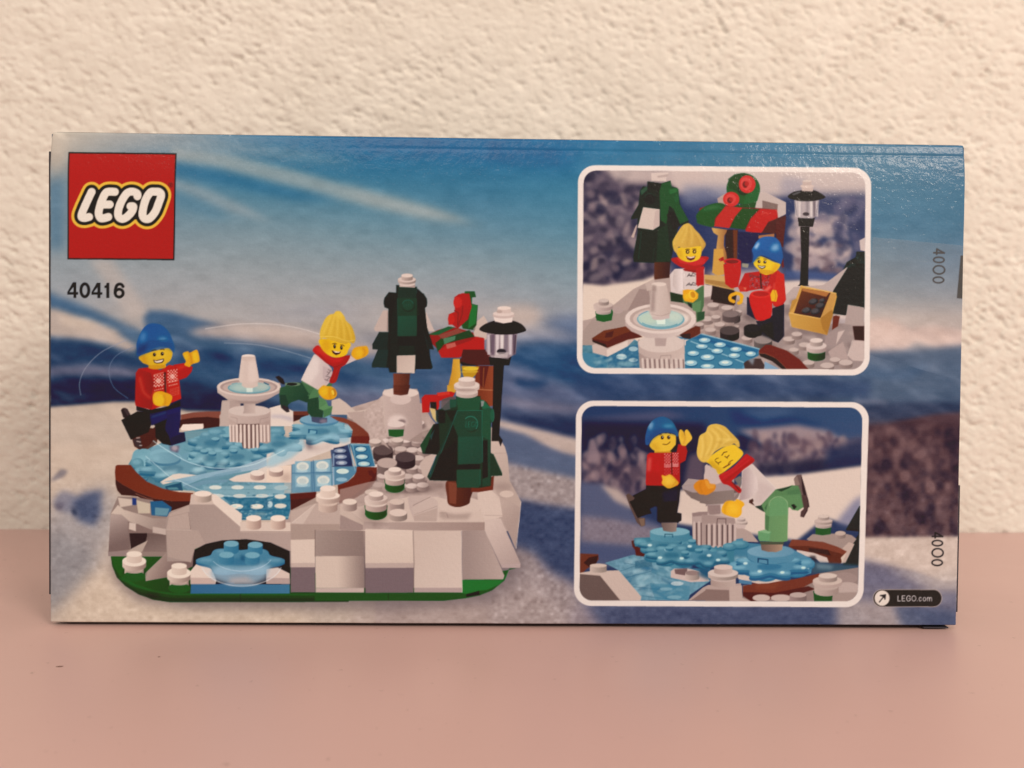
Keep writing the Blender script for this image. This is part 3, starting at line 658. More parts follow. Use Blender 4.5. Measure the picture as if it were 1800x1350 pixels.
# ---------------------------------------------------------------- lamp post
CUR[0] = 7
P("1035,740 1115,740 1100,960 1078,1290 1100,1330 1020,1330 1030,1000", (28,20,24), g=(1040,900,1110,900,(16,12,18)))
S("1060,760 1040,1200", 5, (60,48,52), a=.6)
P("1000,690 1170,685 1155,750 1010,750", (22,16,20)); E(1085, 690, 84, 20, (26,20,24))
P("985,500 1215,505 1205,660 1150,695 1020,690 975,640", (150,128,132))
for x_, c_ in ((1000,(190,170,170)),(1030,(110,88,100)),(1065,(206,186,184)),(1100,(214,196,190)),(1130,(130,112,120)),(1165,(196,178,180)),(1195,(100,80,92))): P(f"{x_-14},515 {x_+14},515 {x_+8},670 {x_-12},670", c_, b=.6)
E(1095, 645, 36, 22, (50,40,46)); P("1050,650 1150,650 1140,690 1040,690", (206,186,180), a=.6); S("1000,680 1150,700", 6, (210,190,186), a=.6); S("1010,520 1015,650", 4, (50,38,46)); S("1205,520 1195,650", 4, (50,38,46))
P("930,465 980,430 1060,405 1160,405 1240,430 1280,470 1275,490 1200,510 1080,515 980,500 935,485", (30,22,26), sm=1); P("935,470 1275,480 1270,492 1190,512 1060,514 960,495", (14,10,14)); S("980,435 1050,415", 6, (70,58,60), a=.8); P("1050,405 1060,430 1090,440 1040,440", (66,56,60), a=.5)
P("1035,380 1180,380 1178,420 1110,430 1045,415", (222,198,186)); E(1112, 370, 84, 22, (196,168,158)); E(1112, 355, 82, 20, (214,188,176)); P("1065,312 1168,312 1168,352 1065,352", (204,176,164)); E(1116, 312, 52, 14, (222,196,182)); E(1080, 340, 22, 12, (170,140,130), a=.6)
# ---------------------------------------------------------------- far tree
CUR[0] = 5
P("120,470 190,330 225,330 230,490 130,490", (190,164,152)); P("495,340 520,345 585,490 500,490", (196,170,158)); P("225,320 240,400 235,490 220,490", (150,126,118))
P("290,135 450,150 448,200 500,200 525,240 525,300 500,318 500,380 560,560 580,630 540,625 520,560 570,765 560,780 440,780 430,810 240,805 230,770 105,765 105,740 150,630 110,625 108,590 160,495 235,500 232,320 200,305 200,235 235,190 290,195", (22,34,32))
P("108,590 165,495 232,495 220,630 112,628", (34,40,38)); P("105,745 155,632 230,632 215,765 108,768", (42,46,44)); P("112,625 150,632 105,745", (150,150,170), a=.0)
P("232,198 300,198 245,430 240,800 232,500", (16,26,26)); P("450,160 500,205 560,770 440,780 448,400", (14,22,22)); P("500,500 560,600 580,628 530,625", (22,34,34))
cyl(375, 128, 60, 18, 30, (206,182,170), (196,168,156), (170,142,134)); cyl(372, 94, 68, 22, 16, (206,180,168), (190,162,150)); cyl(374, 64, 44, 15, 26, (216,190,176), (190,162,150))
P("305,150 448,158 445,235 305,235", (20,44,38)); P("300,235 450,235 460,370 300,370", (18,52,40)); E(385, 298, 50, 46, (14,42,34)); E(380, 290, 44, 40, (20,58,44)); S([tuple(v) for v in ell(380, 292, 44, 42, 0, 20, 200, 340)], 4, (60,96,80)); E(215, 270, 20, 40, (10,22,24)); E(508, 270, 20, 40, (12,26,26))
for q_ in ("352,280 350,305", "368,280 366,305", "385,280 384,305", "400,280 400,305"): S(q_, 3, (50,90,74), a=.6)
P("305,372 450,370 448,525 305,528", (26,70,54), g=(305,380,450,520,(20,58,46))); P("305,528 445,528 430,672 300,676", (12,30,30)); P("310,600 430,600 430,670 305,672", (14,38,34))
S("303,240 303,520", 3, (40,84,70), a=.7); S("452,200 450,520", 3, (8,16,18)); S("440,240 500,490 570,770", 3, (36,66,58), a=.5)
P("295,676 438,672 432,810 295,808", (192,164,150), g=(295,676,420,810,(206,180,164)))
P("268,812 398,812 380,975 272,975", (124,62,46), g=(272,900,390,900,(86,40,32)))
# its snowy foot
CUR[0] = 4
P("185,965 200,935 450,930 465,965 490,1180 490,1350 215,1290 205,1200", (186,160,150), g=(200,1000,480,1000,(168,142,134))); P("40,1110 100,1060 185,980 200,1200 230,1300 100,1350 60,1200", (182,156,146), n=5, ns=4)
E(325, 960, 138, 38, (206,182,170)); E(325, 1010, 80, 40, (196,170,160)); 
CUR[0] = 5
P("268,900 398,900 380,972 325,980 270,972", (108,50,38), g=(272,900,390,900,(80,36,30))); S("272,950 380,955", 3, (70,30,26))
CUR[0] = 4
E(300, 1180, 70, 50, (214,190,180), b=1.5, a=.8, ids=False); E(335, 1180, 30, 18, (120,96,94), b=1, a=.8); 
cyl(290, 1200, 66, 24, 46, (206,182,172), (190,164,156), (160,132,126)); P("230,1240 350,1240 345,1290 290,1300 235,1290", (24,90,46))
P("620,1230 500,1250 380,1330 560,1340", (150,126,116), a=.6)
for s in ((130,1330),(300,1320)): stud(s[0], s[1], 46, 24, (200,176,164), (170,144,134))
# ---------------------------------------------------------------- near tree
CUR[0] = 6
F(720, 660, .17778)
P("375,1040 610,1090 600,1220 580,1270 480,1300 390,1275 372,1200", (104,48,36), g=(380,1150,600,1150,(76,34,28)), sm=1); P("385,1050 470,1060 460,1270 395,1260", (134,70,52), a=.8)
P("610,1090 835,990 825,1130 690,1150 610,1150", (110,46,34))
P("460,205 480,190 700,205 705,240 760,260 800,320 835,340 835,430 805,470 800,760 830,780 915,970 915,990 810,990 800,1090 690,1110 470,1105 460,1040 200,1035 175,1000 270,780 130,770 108,690 240,480 290,475 262,440 265,340 310,330 400,240 460,235", (18,46,36))
P("108,690 240,478 285,480 180,690 140,770", (24,62,42)); P("240,478 290,475 300,780 130,772 180,690", (14,26,28)); P("110,700 170,700 155,765 135,770", (30,66,44), a=.6); P("200,600 250,530 240,560 215,640", (70,90,84), a=.6)
P("265,340 355,345 350,470 300,470 265,430", (12,26,26)); P("310,260 400,240 405,330 350,345 310,320", (110,96,96), a=.7); P("400,235 465,240 465,310 400,320", (28,72,56)); E(275, 400, 14, 60, (60,80,80), a=.3)
P("462,212 700,212 700,250 690,345 480,345", (20,72,50)); P("700,240 730,240 800,320 720,330", (34,94,66)); P("705,250 740,250 730,300 710,310", (160,150,146), a=.8)
P("720,330 802,320 800,640 720,610", (18,72,52)); P("720,620 800,640 800,1085 720,1095", (16,60,46)); P("722,640 770,640 775,1000 722,1020", (8,20,22), a=.9)
E(818, 395, 20, 66, (26,84,62)); S([tuple(v) for v in ell(818, 395, 18, 62, 0, 16, 280, 80+360)], 4, (110,150,130), a=.6)
P("470,345 718,345 718,600 480,605 430,480", (18,60,46)); P("355,345 470,345 400,540 290,800 200,1035 460,1040 480,600 430,480", (12,34,30))
P("480,350 400,480 330,700 200,1030 180,1000 270,790 390,540 440,400", (14,52,44)); S("475,345 400,540 300,790 210,1000", 6, (40,104,92), a=.8); S("260,800 200,980", 6, (50,110,140), a=.7); S("480,348 715,345", 5, (52,116,92), a=.8); S("718,345 715,600", 5, (60,124,100), a=.7)
P("300,780 470,640 470,1035 200,1035", (10,24,24), a=.9)
E(612, 484, 72, 76, (14,46,36)); E(604, 476, 68, 72, (18,62,48)); S([tuple(v) for v in ell(604, 478, 70, 74, 0, 24, 225, 400)], 6, (80,140,116)); 
for q_ in ("560,455 555,510 572,510", "600,455 582,458 582,508 600,508", "582,482 598,482", "640,458 618,458 612,500 636,508 640,488", "656,458 648,500 666,506 672,470 656,458"): S(q_, 5, (52,112,88), a=.75)
P("480,605 722,600 722,850 700,872 480,878", (20,72,56), g=(480,620,720,870,(22,62,50))); S("722,600 722,855", 5, (90,140,120), a=.6); P("480,878 700,872 690,930 470,930", (8,22,24)); P("465,930 700,925 700,1080 680,1108 470,1105", (20,66,50)); S("700,930 698,1080", 5, (80,130,108), a=.6)
P("805,770 830,780 915,970 912,990 810,992", (14,50,38)); S("828,775 915,965", 4, (40,90,70), a=.6)
cyl(567, 160, 108, 34, 30, (206,180,168), (196,170,158), (176,148,138)); cyl(566, 95, 126, 42, 30, (214,190,176), (190,162,150), (196,170,158)); E(560, 140, 90, 14, (160,132,124), a=.5); cyl(567, 38, 82, 24, 50, (222,198,184), (200,174,160), (190,162,150))
# ---------------------------------------------------------------- fountain
CUR[0] = 9
F(360, 540, .19254)
P("160,850 330,840 330,1080 135,1085", (178,152,142)); P("160,860 230,855 225,1080 140,1085", (190,166,154))
P("218,940 602,930 605,1230 570,1245 480,1230 475,1275 405,1292 350,1280 340,1235 230,1230", (190,162,150), g=(218,1000,600,1000,(176,148,138)))
P("300,1060 500,1060 560,1020 560,1000 260,1010", (172,146,136), b=1, a=.6)
P("300,1065 340,1240 350,1283 405,1292 475,1275 480,1235 500,1060", (116,88,82))
for k, x_ in enumerate((232,262,295,330,365,405,445,480,515,545,580)):
    bt = 1230+ (50 if 340 < x_ < 490 else 0)-abs(x_-405)*.05
    S(f"{x_},{1080} {x_+4},{bt}", 21 if 280 < x_ < 500 else 16, (222,196,182)); S(f"{x_+16},{1090} {x_+18},{bt}", 9, (122,94,88) if 280 < x_ < 500 else (160,132,124))
P("218,940 604,935 604,1030 500,1062 410,1068 300,1060 218,1010", (196,170,158), g=(218,1000,600,1000,(182,154,144))); E(410, 945, 192, 50, (206,182,170)); 
S("240,1000 300,1015 295,1070", 3, (150,122,114)); S("580,1005 510,1020 505,1060", 3, (150,122,114))
P("355,860 468,860 462,940 470,970 350,970 362,940", (178,152,142), g=(355,900,468,900,(200,174,162)))
P("115,730 140,690 690,690 698,740 690,780 580,840 480,880 330,878 220,850 120,780", (196,170,158), g=(115,780,690,800,(180,154,146))); P("200,835 330,878 480,880 580,842 600,830 480,860 330,858", (150,124,116), b=1, a=.8)
E(405, 728, 292, 86, (214,188,174)); E(405, 728, 262, 68, (170,142,134)); E(405, 733, 240, 58, (196,168,156), a=.8)
E(408, 735, 196, 52, (120,160,168)); E(405, 730, 186, 46, (150,176,172)); E(330, 735, 70, 26, (176,192,180), a=.8, b=1.5); E(520, 725, 60, 26, (186,186,170), a=.7, b=1.5); S([tuple(v) for v in ell(408, 736, 190, 50, 0, 30, 20, 200)], 10, (84,156,170), a=.8); S("545,690 585,705", 9, (24,90,120)); S("250,700 300,690", 5, (90,150,166))
P("380,730 440,735 440,775 385,775", (206,214,200))
P("345,670 485,670 488,720 440,738 370,735 340,715", (206,180,166)); P("338,452 463,450 500,660 480,695 400,700 330,690 310,665", (214,188,174), g=(310,600,500,600,(196,168,156))); E(400, 447, 62, 17, (228,204,190)); P("338,452 463,450 466,480 440,492 380,495 336,480", (204,176,162)); P("400,500 470,480 500,660 470,690 400,695", (222,196,182), b=2, a=.7, ids=False)
# ---------------------------------------------------------------- boy with blue cap
CUR[0] = 10
F(190, 540, .19266)
P("380,930 660,900 665,1000 650,1140 580,1262 500,1245 440,1190 430,1080 390,1060", (14,16,34))
Y1, Y2, Y3 = (232,186,40), (226,158,32), (190,110,24)
def skatebit(s, c=(44,34,36)): P(s, c, b=.5)
P("118,940 135,920 160,918 180,930 210,985 175,1020 140,1005", (54,40,42)); P("140,930 165,922 200,975 180,990", (84,66,64), a=.6)
P("122,1030 270,950 390,960 400,1060 370,1140 210,1210", (16,16,26)); P("220,1200 370,1140 430,1090 440,1180 380,1260 290,1300 240,1270", (84,44,36)); P("225,1205 300,1195 310,1290 250,1270", (70,54,54)); 
for q_ in ("262,1192 290,1190", "265,1222 296,1230", "290,1262 308,1262"): S(q_, 8, (196,176,168))
P("380,960 540,930 665,905 665,1000 650,1140 700,1140 712,1220 580,1262 560,1180 520,1110 540,1020 400,1080", (22,28,70), g=(400,1000,660,1000,(28,36,84)))
P("435,1070 520,1040 530,1180 570,1262 500,1245 440,1190", (12,12,20)); P("575,1190 700,1140 710,1222 580,1262", (18,24,62)); P("385,1000 530,945 540,1010 400,1075", (34,44,92), b=1, a=.8); S("400,1000 530,960", 12, (74,80,120), b=1, a=.8); P("540,940 655,910 660,950 545,985", (32,42,92), a=.8)
P("260,900 400,940 560,900 662,850 665,905 540,940 400,970 262,942", (16,16,40))
P("560,1265 655,1262 640,1330 570,1310", (90,76,96), b=1, a=.8); E(610, 1285, 30, 24, (206,190,190), b=1, a=.6, ids=False)
P("255,600 280,560 400,545 480,575 560,525 640,540 650,650 672,835 560,880 400,935 255,900 248,870", (178,36,28), g=(260,700,670,700,(196,44,32)))
P("600,525 700,510 775,545 765,590 720,640 655,665 630,600", (182,32,26)); P("620,535 700,520 730,540 650,580", (206,56,42), b=1, a=.7)
P("255,600 300,570 390,600 420,700 400,800 420,840 400,930 255,895 248,870", (172,30,26), g=(255,700,420,700,(150,22,24))); S("290,640 310,720 330,780 390,830", 26, (216,84,64), b=2.5, a=.7, sm=1, ids=False); S("400,610 420,720 405,790", 10, (130,18,22), b=1.5, a=.7, ids=False)
P("415,615 510,590 510,600 420,628", (230,170,150), a=.5)
for r_, (a0, a1, yy0) in enumerate([(418,500,612),(550,600,575)]):
    pass
for yy_ in range(0, 8):
    for xx_ in range(0, 7):
        x_ = 425+xx_*14; y_ = 628+yy_*14-xx_*2
        if x_ < 512 and (xx_+yy_) % 2 == 0: E(x_, y_, 6.5, 6.5, (238,196,178), a=.85)
        x2 = 552+xx_*13; y2 = 582+yy_*14-xx_*2
        if x2 < 640 and (xx_+yy_) % 2 == 0: E(x2, y2, 6.5, 6.5, (238,196,178), a=.85)
E(463, 672, 24, 22, (236,200,184), a=.6); E(590, 632, 22, 22, (236,200,184), a=.6)
S("415,722 505,706", 5, (232,190,172), a=.8); S("548,690 640,668", 5, (232,190,172), a=.8)
for k in range(5): E(430+k*18, 758-k*4, 6, 6, (226,160,140), a=.9); E(562+k*17, 716-k*4, 6, 6, (226,160,140), a=.9)
for yy_ in range(5):
    for xx_ in range(6): E(572+xx_*15, 750+yy_*15-xx_*4, 4, 4, (222,140,120), a=.7)
S("522,600 528,780", 20, (96,28,28)); S("520,600 526,780", 5, (50,20,24)); S("528,620 534,770", 4, (180,110,90), a=.8)
P("415,800 460,768 520,775 588,815 560,895 520,900 480,905 430,890 412,860", Y2, sm=1); E(470, 845, 50, 55, Y1, b=1, a=.8); S("510,800 525,850 515,895", 7, Y3, b=.8, sm=1); E(440, 800, 24, 30, (232,170,44), a=.8, b=1)
P("683,425 730,402 748,415 800,390 822,400 838,470 830,500 770,520 745,545 700,525 712,490", Y2, sm=1); S("745,415 762,460 765,520", 9, Y3, b=.8, sm=1); E(800, 455, 26, 50, Y1, rot=-10, b=1.2, a=.8); E(715, 450, 18, 34, Y1, b=1.2, a=.6)
P("300,440 560,370 590,410 575,480 530,520 525,550 440,565 375,555 370,530 310,500", (220,170,38), sm=1); P("300,445 340,430 360,500 380,540 330,515 300,480", (206,140,30), b=1.5, a=.8, ids=False); P("370,530 525,525 520,556 440,565 375,555", (206,140,26), a=.8); E(490, 430, 60, 50, (236,196,58), b=4, a=.4, ids=False)
E(425, 432, 14, 17, (44,24,14)); E(497, 425, 14, 17, (44,24,14)); E(430, 426, 4, 5, (230,220,200)); E(502, 420, 4, 5, (230,220,200)); S("402,398 425,390 440,392", 7, (60,36,16)); S("480,386 505,382 515,388", 7, (60,36,16))
P("412,478 440,486 510,468 512,490 495,508 450,514 425,506", (60,34,20)); P("422,485 445,492 505,476 503,488 490,500 450,507 430,500", (232,206,184)); 
P("265,400 262,330 290,250 330,185 380,152 440,150 500,170 560,230 590,300 608,360 600,415 560,375 480,360 400,385 330,425 275,445 262,430", (30,84,146), g=(280,200,600,400,(28,90,142)), sm=1); P("262,400 270,340 400,300 590,330 606,360 600,412 560,375 480,360 400,385 330,425 275,445", (24,76,128), b=1.5, a=.7); P("262,395 300,355 370,330 340,400 275,440", (18,54,100), b=2, a=.7); E(320, 270, 26, 48, (90,140,186), rot=15, b=3, a=.8, ids=False); E(500, 288, 42, 9, (150,186,206), b=1.6, a=.8, ids=False); S("455,305 535,300", 4, (20,60,100), a=.8); S("280,350 400,310 590,335", 3, (20,64,112), a=.5, sm=1)
# ---------------------------------------------------------------- girl with blonde bun
CUR[0] = 11
F(360, 540, .19254)
P("645,635 680,625 720,655 735,700 715,705 690,690", (50,34,40)); P("680,795 740,830 770,930 778,955 750,960 700,920", (56,48,50)); 
P("690,735 740,720 740,690 880,685 960,690 1040,780 1000,860 930,870 860,845 790,870 760,895 745,930 700,900 680,800", (58,90,62), g=(700,700,900,870,(44,70,52))); E(808, 702, 68, 18, (110,130,100)); E(795, 702, 52, 13, (30,28,36)); P("735,695 760,690 740,720", (120,140,110))
P("690,800 740,800 770,880 760,900 740,935 700,910 685,860", (42,66,52)); P("700,890 740,900 775,945 760,960 720,935", (60,48,50))
P("880,670 1000,700 1120,740 1160,720 1170,690 1130,700 1040,760 940,800 1000,870", (74,112,74)); P("1000,740 1060,760 1040,840 940,870 960,800", (84,124,82))
P("940,840 1040,820 1050,930 1085,940 1080,1010 975,1000 940,960", (46,72,52)); P("1045,860 1110,850 1130,900 1170,905 1160,960 1085,945 1045,925", (98,142,92)); P("1085,940 1165,910 1150,980 1085,1010", (78,120,78)); P("1040,820 1100,840 1110,880 1050,920", (90,132,86))
P("975,1000 1120,1010 1120,1050 1060,1062 980,1045", (76,80,104)); E(1085, 1040, 34, 20, (150,130,140), b=1, a=.7, ids=False)
P("1000,430 1060,440 1160,560 1180,640 1110,720 1035,755 880,665 930,560", (212,190,180), g=(900,600,1160,640,(196,170,164))); P("940,560 1000,450 1050,480 1040,600 960,700 890,665", (222,200,190), b=2, a=.7, ids=False); P("1080,540 1160,560 1170,640 1110,700 1080,640", (190,164,160)); 
for q_ in ("1130,570 1155,580 1135,600 1120,590", "1110,630 1150,640 1120,660", "1100,660 1130,672", "1140,600 1120,620"): S(q_, 7, (110,90,90), a=.8)
P("1240,540 1330,440 1390,480 1300,520 1260,540", (200,176,170))
P("990,385 1040,350 1110,420 1180,460 1300,440 1330,450 1290,520 1240,560 1200,680 1140,680 1180,560 1110,510 1040,450 1000,415", (186,30,32), g=(1000,400,1250,560,(170,26,30)), sm=1); P("990,385 1040,352 1090,400 1180,470 1280,450 1250,500 1180,510 1080,450", (206,50,44), b=1.5, a=.8); S("1050,430 1110,500 1180,545 1260,520", 6, (128,14,22), a=.7, sm=1); P("1180,560 1250,530 1200,680 1145,682", (164,24,30)); S("1215,560 1170,670", 5, (200,60,54), a=.7)
P("1065,290 1320,320 1310,400 1285,440 1200,460 1120,430 1060,360", (232,182,32), sm=1); E(1110, 350, 40, 60, (214,150,28), b=3, a=.7, ids=False)
E(1188, 358, 12, 20, (40,24,14)); E(1250, 370, 12, 20, (40,24,14)); S("1168,335 1190,328 1205,335", 5, (70,40,16)); S("1240,345 1262,345 1275,355", 5, (70,40,16)); E(1191, 352, 4, 5, (230,220,190)); E(1253, 364, 4, 5, (230,220,190))
P("1160,392 1180,400 1215,410 1245,405 1235,425 1200,438 1172,420", (70,20,16)); P("1170,395 1215,408 1240,406 1230,416 1195,416", (236,206,186))
P("1052,265 1060,200 1100,110 1140,70 1180,60 1200,38 1240,40 1280,90 1290,120 1340,170 1365,230 1378,290 1360,330 1320,320 1280,335 1180,310 1090,280 1065,300", (226,182,62), g=(1080,100,1340,330,(206,158,48)), sm=1); 
for q_ in ("1160,70 1120,160 1080,250", "1190,70 1160,170 1140,250", "1215,70 1215,180 1210,280", "1240,70 1270,180 1280,300", "1265,100 1320,200 1345,300"): S(q_, 8, (238,200,90), a=.6, b=.8, sm=1, ids=False)
for q_ in ("1175,70 1140,165 1110,255", "1203,70 1190,180 1175,270", "1228,70 1245,180 1250,290", "1255,90 1300,200 1320,300"): S(q_, 5, (180,128,36), a=.5, b=.8, sm=1, ids=False)
S("1060,270 1180,270 1300,310 1370,300", 6, (240,206,90), a=.6, sm=1); E(1235, 75, 36, 36, (232,192,70), b=2, a=.6, ids=False)
P("1340,420 1370,370 1450,355 1485,360 1498,410 1470,450 1400,478 1370,470 1345,445", Y2, sm=1); S("1445,370 1465,410 1445,450", 7, Y3, b=.8, sm=1); E(1410, 420, 36, 36, Y1, b=2, a=.6)
P("1040,765 1080,715 1120,720 1160,725 1195,750 1210,795 1180,835 1120,845 1070,820", Y2, sm=1); E(1180, 775, 22, 36, (190,120,30), rot=-15); E(1172, 778, 12, 26, (232,190,60), rot=-15); E(1090, 770, 40, 40, Y1, b=2, a=.7); S("1145,730 1140,780 1155,835", 6, Y3, b=.8, sm=1)
# ---------------------------------------------------------------- the two framed pictures
def rquad(tl, tr, br, bl, r):
    w = np.hypot(tr[0]-tl[0], tr[1]-tl[1]); h = np.hypot(bl[0]-tl[0], bl[1]-tl[1]); o = []
    for cx, cy, a0 in ((w-r, r, -90), (w-r, h-r, 0), (r, h-r, 90), (r, r, 180)):
        for t in np.radians(np.linspace(a0, a0+90, 10)):
            u, v = (cx+r*np.cos(t))/w, (cy+r*np.sin(t))/h
            o.append(tuple((1-u)*(1-v)*tl[i]+u*(1-v)*tr[i]+u*v*br[i]+(1-u)*v*bl[i] for i in (0, 1)))
    return o
def window(outer, inner, r, ri, cb, cp):
    F(); CLIP[0] = None; CUR[0] = cb
    P(rquad(*outer, r), (224,204,192), g=(1000,300,1500,1060,(226,206,194)))
    q = pts(rquad(*inner, ri)); CLIP[0] = cover(q, 0, 0, SW, SH); CUR[0] = cp
def splat(x0, y0, x1, y1, n, sx, sy, cols, b=2., a=.6, seed=1):
    r = np.random.RandomState(seed)
    for _ in range(n):
        E(r.uniform(x0, x1), r.uniform(y0, y1), sx*r.uniform(.5, 1.3), sy*r.uniform(.5, 1.3), cols[r.randint(len(cols))], rot=r.uniform(-40, 40), b=b, a=a, ids=False)
window(((1016,290),(1531.5,294.5),(1528,660),(1013.5,656.5)), ((1026,299.5),(1521,303.5),(1518.5,649.5),(1023.5,646.5)), 31, 23, 20, 21)
P("1000,280 1600,280 1600,700 1000,700", (196,172,162), g=(1300,300,1300,420,(176,156,154)))
P("1000,280 1150,280 1190,340 1240,400 1250,520 1000,512", (92,78,92), b=5)
splat(1020, 300, 1180, 500, 260, 13, 9, [(44,40,58),(60,52,70),(120,102,110),(140,120,124),(36,36,60),(88,76,90)], 2.2, .6, 4)
splat(1030, 330, 1170, 500, 26, 6, 10, [(166,140,138),(190,160,150),(150,124,126)], 2.2, .5, 14)
P("1058,290 1130,290 1240,290 1230,330 1160,322 1110,322 1076,314", (196,170,160), b=4, a=.85)
P("1180,345 1240,335 1280,350 1400,345 1420,380 1420,470 1180,480", (42,52,92), b=5, a=.9); P("1200,325 1300,330 1290,350 1200,360", (128,128,148), b=6, a=.7)
P("1375,310 1410,315 1440,340 1400,345 1370,340", (150,140,152), b=5, a=.6)
P("1370,352 1400,342 1530,340 1530,500 1370,500", (50,58,92), b=6, a=.9); splat(1395, 378, 1490, 480, 90, 14, 9, [(180,156,152),(196,170,162),(158,136,140),(170,148,146)], 2.5, .6, 6); splat(1470, 355, 1525, 440, 30, 8, 12, [(112,104,124),(50,54,84),(96,90,114)], 2.5, .6, 9)
splat(1400, 420, 1480, 480, 26, 10, 4, [(84,66,78),(60,54,78),(110,90,98)], 1.8, .6, 16)
P("1020,498 1060,502 1130,492 1150,485 1240,485 1240,620 1020,610", (216,190,172), b=2); P("1375,495 1430,490 1500,500 1500,560 1370,560", (206,182,170), b=2); P("1380,475 1470,480 1470,494 1380,490", (70,86,128), b=2, a=.8)
# far tree
CUR[0] = 22
F(1000, 280, .16292)
P("740,700 700,850 670,840 720,720", (190,160,148)); P("845,240 1000,260 1095,230 1100,290 1170,310 1200,490 1290,660 1290,700 1180,720 1150,860 1090,1130 700,1110 690,1060 740,780 740,640 670,650 670,630 750,490 765,340 800,290 845,300", (18,36,32))
P("1000,260 1095,235 1110,300 1180,320 1190,480 1290,660 1200,700 1130,540 1080,500 1050,700 990,660 975,340", (26,72,40)); P("1080,330 1170,310 1170,350 1090,380", (50,98,52)); P("1050,600 1120,560 1200,720 1130,760", (12,26,26), a=.8); P("770,340 840,290 845,330 780,390", (70,90,66), a=.7)
P("850,240 1000,262 975,345 850,320", (14,30,30)); E(870, 430, 56, 56, (10,22,24)); S([tuple(v) for v in ell(872, 425, 54, 54, 0, 16, 190, 330)], 5, (40,76,60), a=.7); E(1160, 420, 26, 46, (24,80,44))
P("800,518 978,542 975,720 905,765 740,740", (204,178,164)); P("930,560 978,542 975,720 905,765", (190,162,152), a=.8)
S("780,780 750,1080", 4, (70,90,70), a=.6); S("920,960 900,1100", 4, (40,66,50), a=.6); P("960,760 1060,700 1100,1100 940,1120", (22,50,36), a=.7)
P("920,1110 1090,1110 1080,1360 915,1360", (92,46,34), g=(920,1200,1080,1200,(64,28,24)))
P("888,150 1075,140 1070,190 1050,200 1050,238 890,232", (206,180,168)); P("950,180 1075,160 1070,190 960,200", (176,150,142), a=.8)
CUR[0] = 21
# right edge tree, ground
F(1240, 280, .17222)
P("1570,830 1640,790 1640,940 1580,930", (196,172,164)); 
CUR[0] = 29
P("1540,940 1640,940 1640,1300 1500,1400 1300,1350 1440,1050 1530,1000", (26,36,34), n=5, ns=4)
CUR[0] = 21
F(1240, 470, .17222)
P("1440,0 1640,0 1640,420 1440,500 1280,480 1200,640 900,640 820,540 800,300 900,200 1200,180", (182,158,150)); P("-100,220 60,180 200,260 420,380 860,380 860,600 1640,560 1640,1100 -100,1100", (156,134,128))
splat(-60, 330, 1600, 1030, 120, 70, 28, [(128,106,102),(190,164,154),(110,90,88),(200,176,166)], 2, .45, 12)
CUR[0] = 29
P("1450,0 1640,0 1640,420 1420,490 1280,470 1300,240", (20,32,32)); 
CUR[0] = 21
P("1450,380 1620,410 1610,600 1420,580", (172,148,140)); P("1300,500 1330,490 1370,500 1350,600 1290,640", (110,48,34)); P("1500,600 1620,600 1620,750 1520,740", (64,32,30)); P("1510,745 1640,750 1640,960 1500,950 1450,900", (194,168,158)); S("1500,750 1450,900", 6, (210,188,176)); P("1240,680 1400,620 1410,660 1340,800 1200,800", (160,136,130)); P("1350,660 1420,640 1330,790", (196,170,160)); P("1250,860 1400,760 1460,940 1280,930", (176,150,142))
for cx, cy, r in ((70,380,55),(215,410,58),(180,570,60),(300,600,40),(420,720,56),(850,730,60),(930,680,54),(1010,790,60),(900,840,50),(1050,970,60),(1320,940,56),(1430,970,70),(1240,1000,70),(60,620,60),(330,450,40),(20,530,50)):
    stud(cx, cy, r, 36, (192,168,158), (158,134,126), (126,104,98))
for cx, cy, r, c in ((270,480,84,(122,104,100)), (240,650,92,(66,54,52)), (480,620,92,(48,42,42)), (585,740,92,(150,132,126))): cyl(cx, cy, r, r*.45, 60, c, mix(c, (40,34,34), .4), mix(c, (20,16,16), .6))
cyl(1130, 850, 90, 36, 70, (26,90,48), (22,84,42), (12,54,30)); cyl(1130, 800, 104, 40, 40, (204,180,170), (196,170,160), (156,130,124)); cyl(1130, 745, 66, 24, 40, (212,188,176), (186,160,150))
# inset pool
P("-300,690 0,700 540,830 540,900 420,960 380,1050 -300,1050", (52,120,156)); P("-300,740 0,830 400,975 390,1050 -300,1050", (70,146,186)); S("-300,690 0,700 540,832", 10, (150,196,206), a=.8); S("-10,830 400,975", 10, (160,196,206), a=.8); S("0,790 480,930", 8, (18,74,116), a=.8)
for cx, cy, a_ in ((145,800,1),(310,845,1),(480,880,.6),(-10,760,1),(140,860,.8),(300,905,.8),(30,955,1),(210,985,1),(-120,900,1)): E(cx, cy, 64, 30, (30,92,132), a=.6*a_); E(cx, cy-5, 56, 25, (176,204,206), a=.85*a_); E(cx-8, cy-8, 28, 11, (210,216,208), a=a_)
P("385,980 440,930 560,930 600,1000 590,1040 400,1040", (74,56,54)); P("420,930 500,920 480,1000", (150,160,170), b=1, a=.7); P("600,960 760,1040 600,1040", (120,156,184))
P("540,850 610,790 660,790 830,850 960,940 1050,1040 830,1040 720,930 600,880 545,880", (114,44,32)); P("540,880 600,880 720,930 830,1040 780,1040 680,960 560,910", (52,30,26)); S("545,876 640,890 740,950 828,1040", 4, (170,100,74), a=.6, sm=1)
F(1000, 470, .16111)
P("-20,620 250,560 500,400 700,240 900,140 1200,100 1600,250 1800,400 1800,800 600,720 0,1000", (176,150,140)); P("150,700 250,570 330,560 480,480 640,470 760,240 860,230 900,400 700,600 600,720 250,860 150,860", (166,142,132)); P("640,470 770,235 870,250 880,400 760,480", (156,130,122)); P("830,180 930,120 940,240 850,260", (190,164,152)); E(530, 470, 60, 36, (176,150,142))
splat(1400, 350, 1800, 780, 50, 60, 34, [(128,104,100),(196,170,158),(112,92,88)], 2, .5, 22)
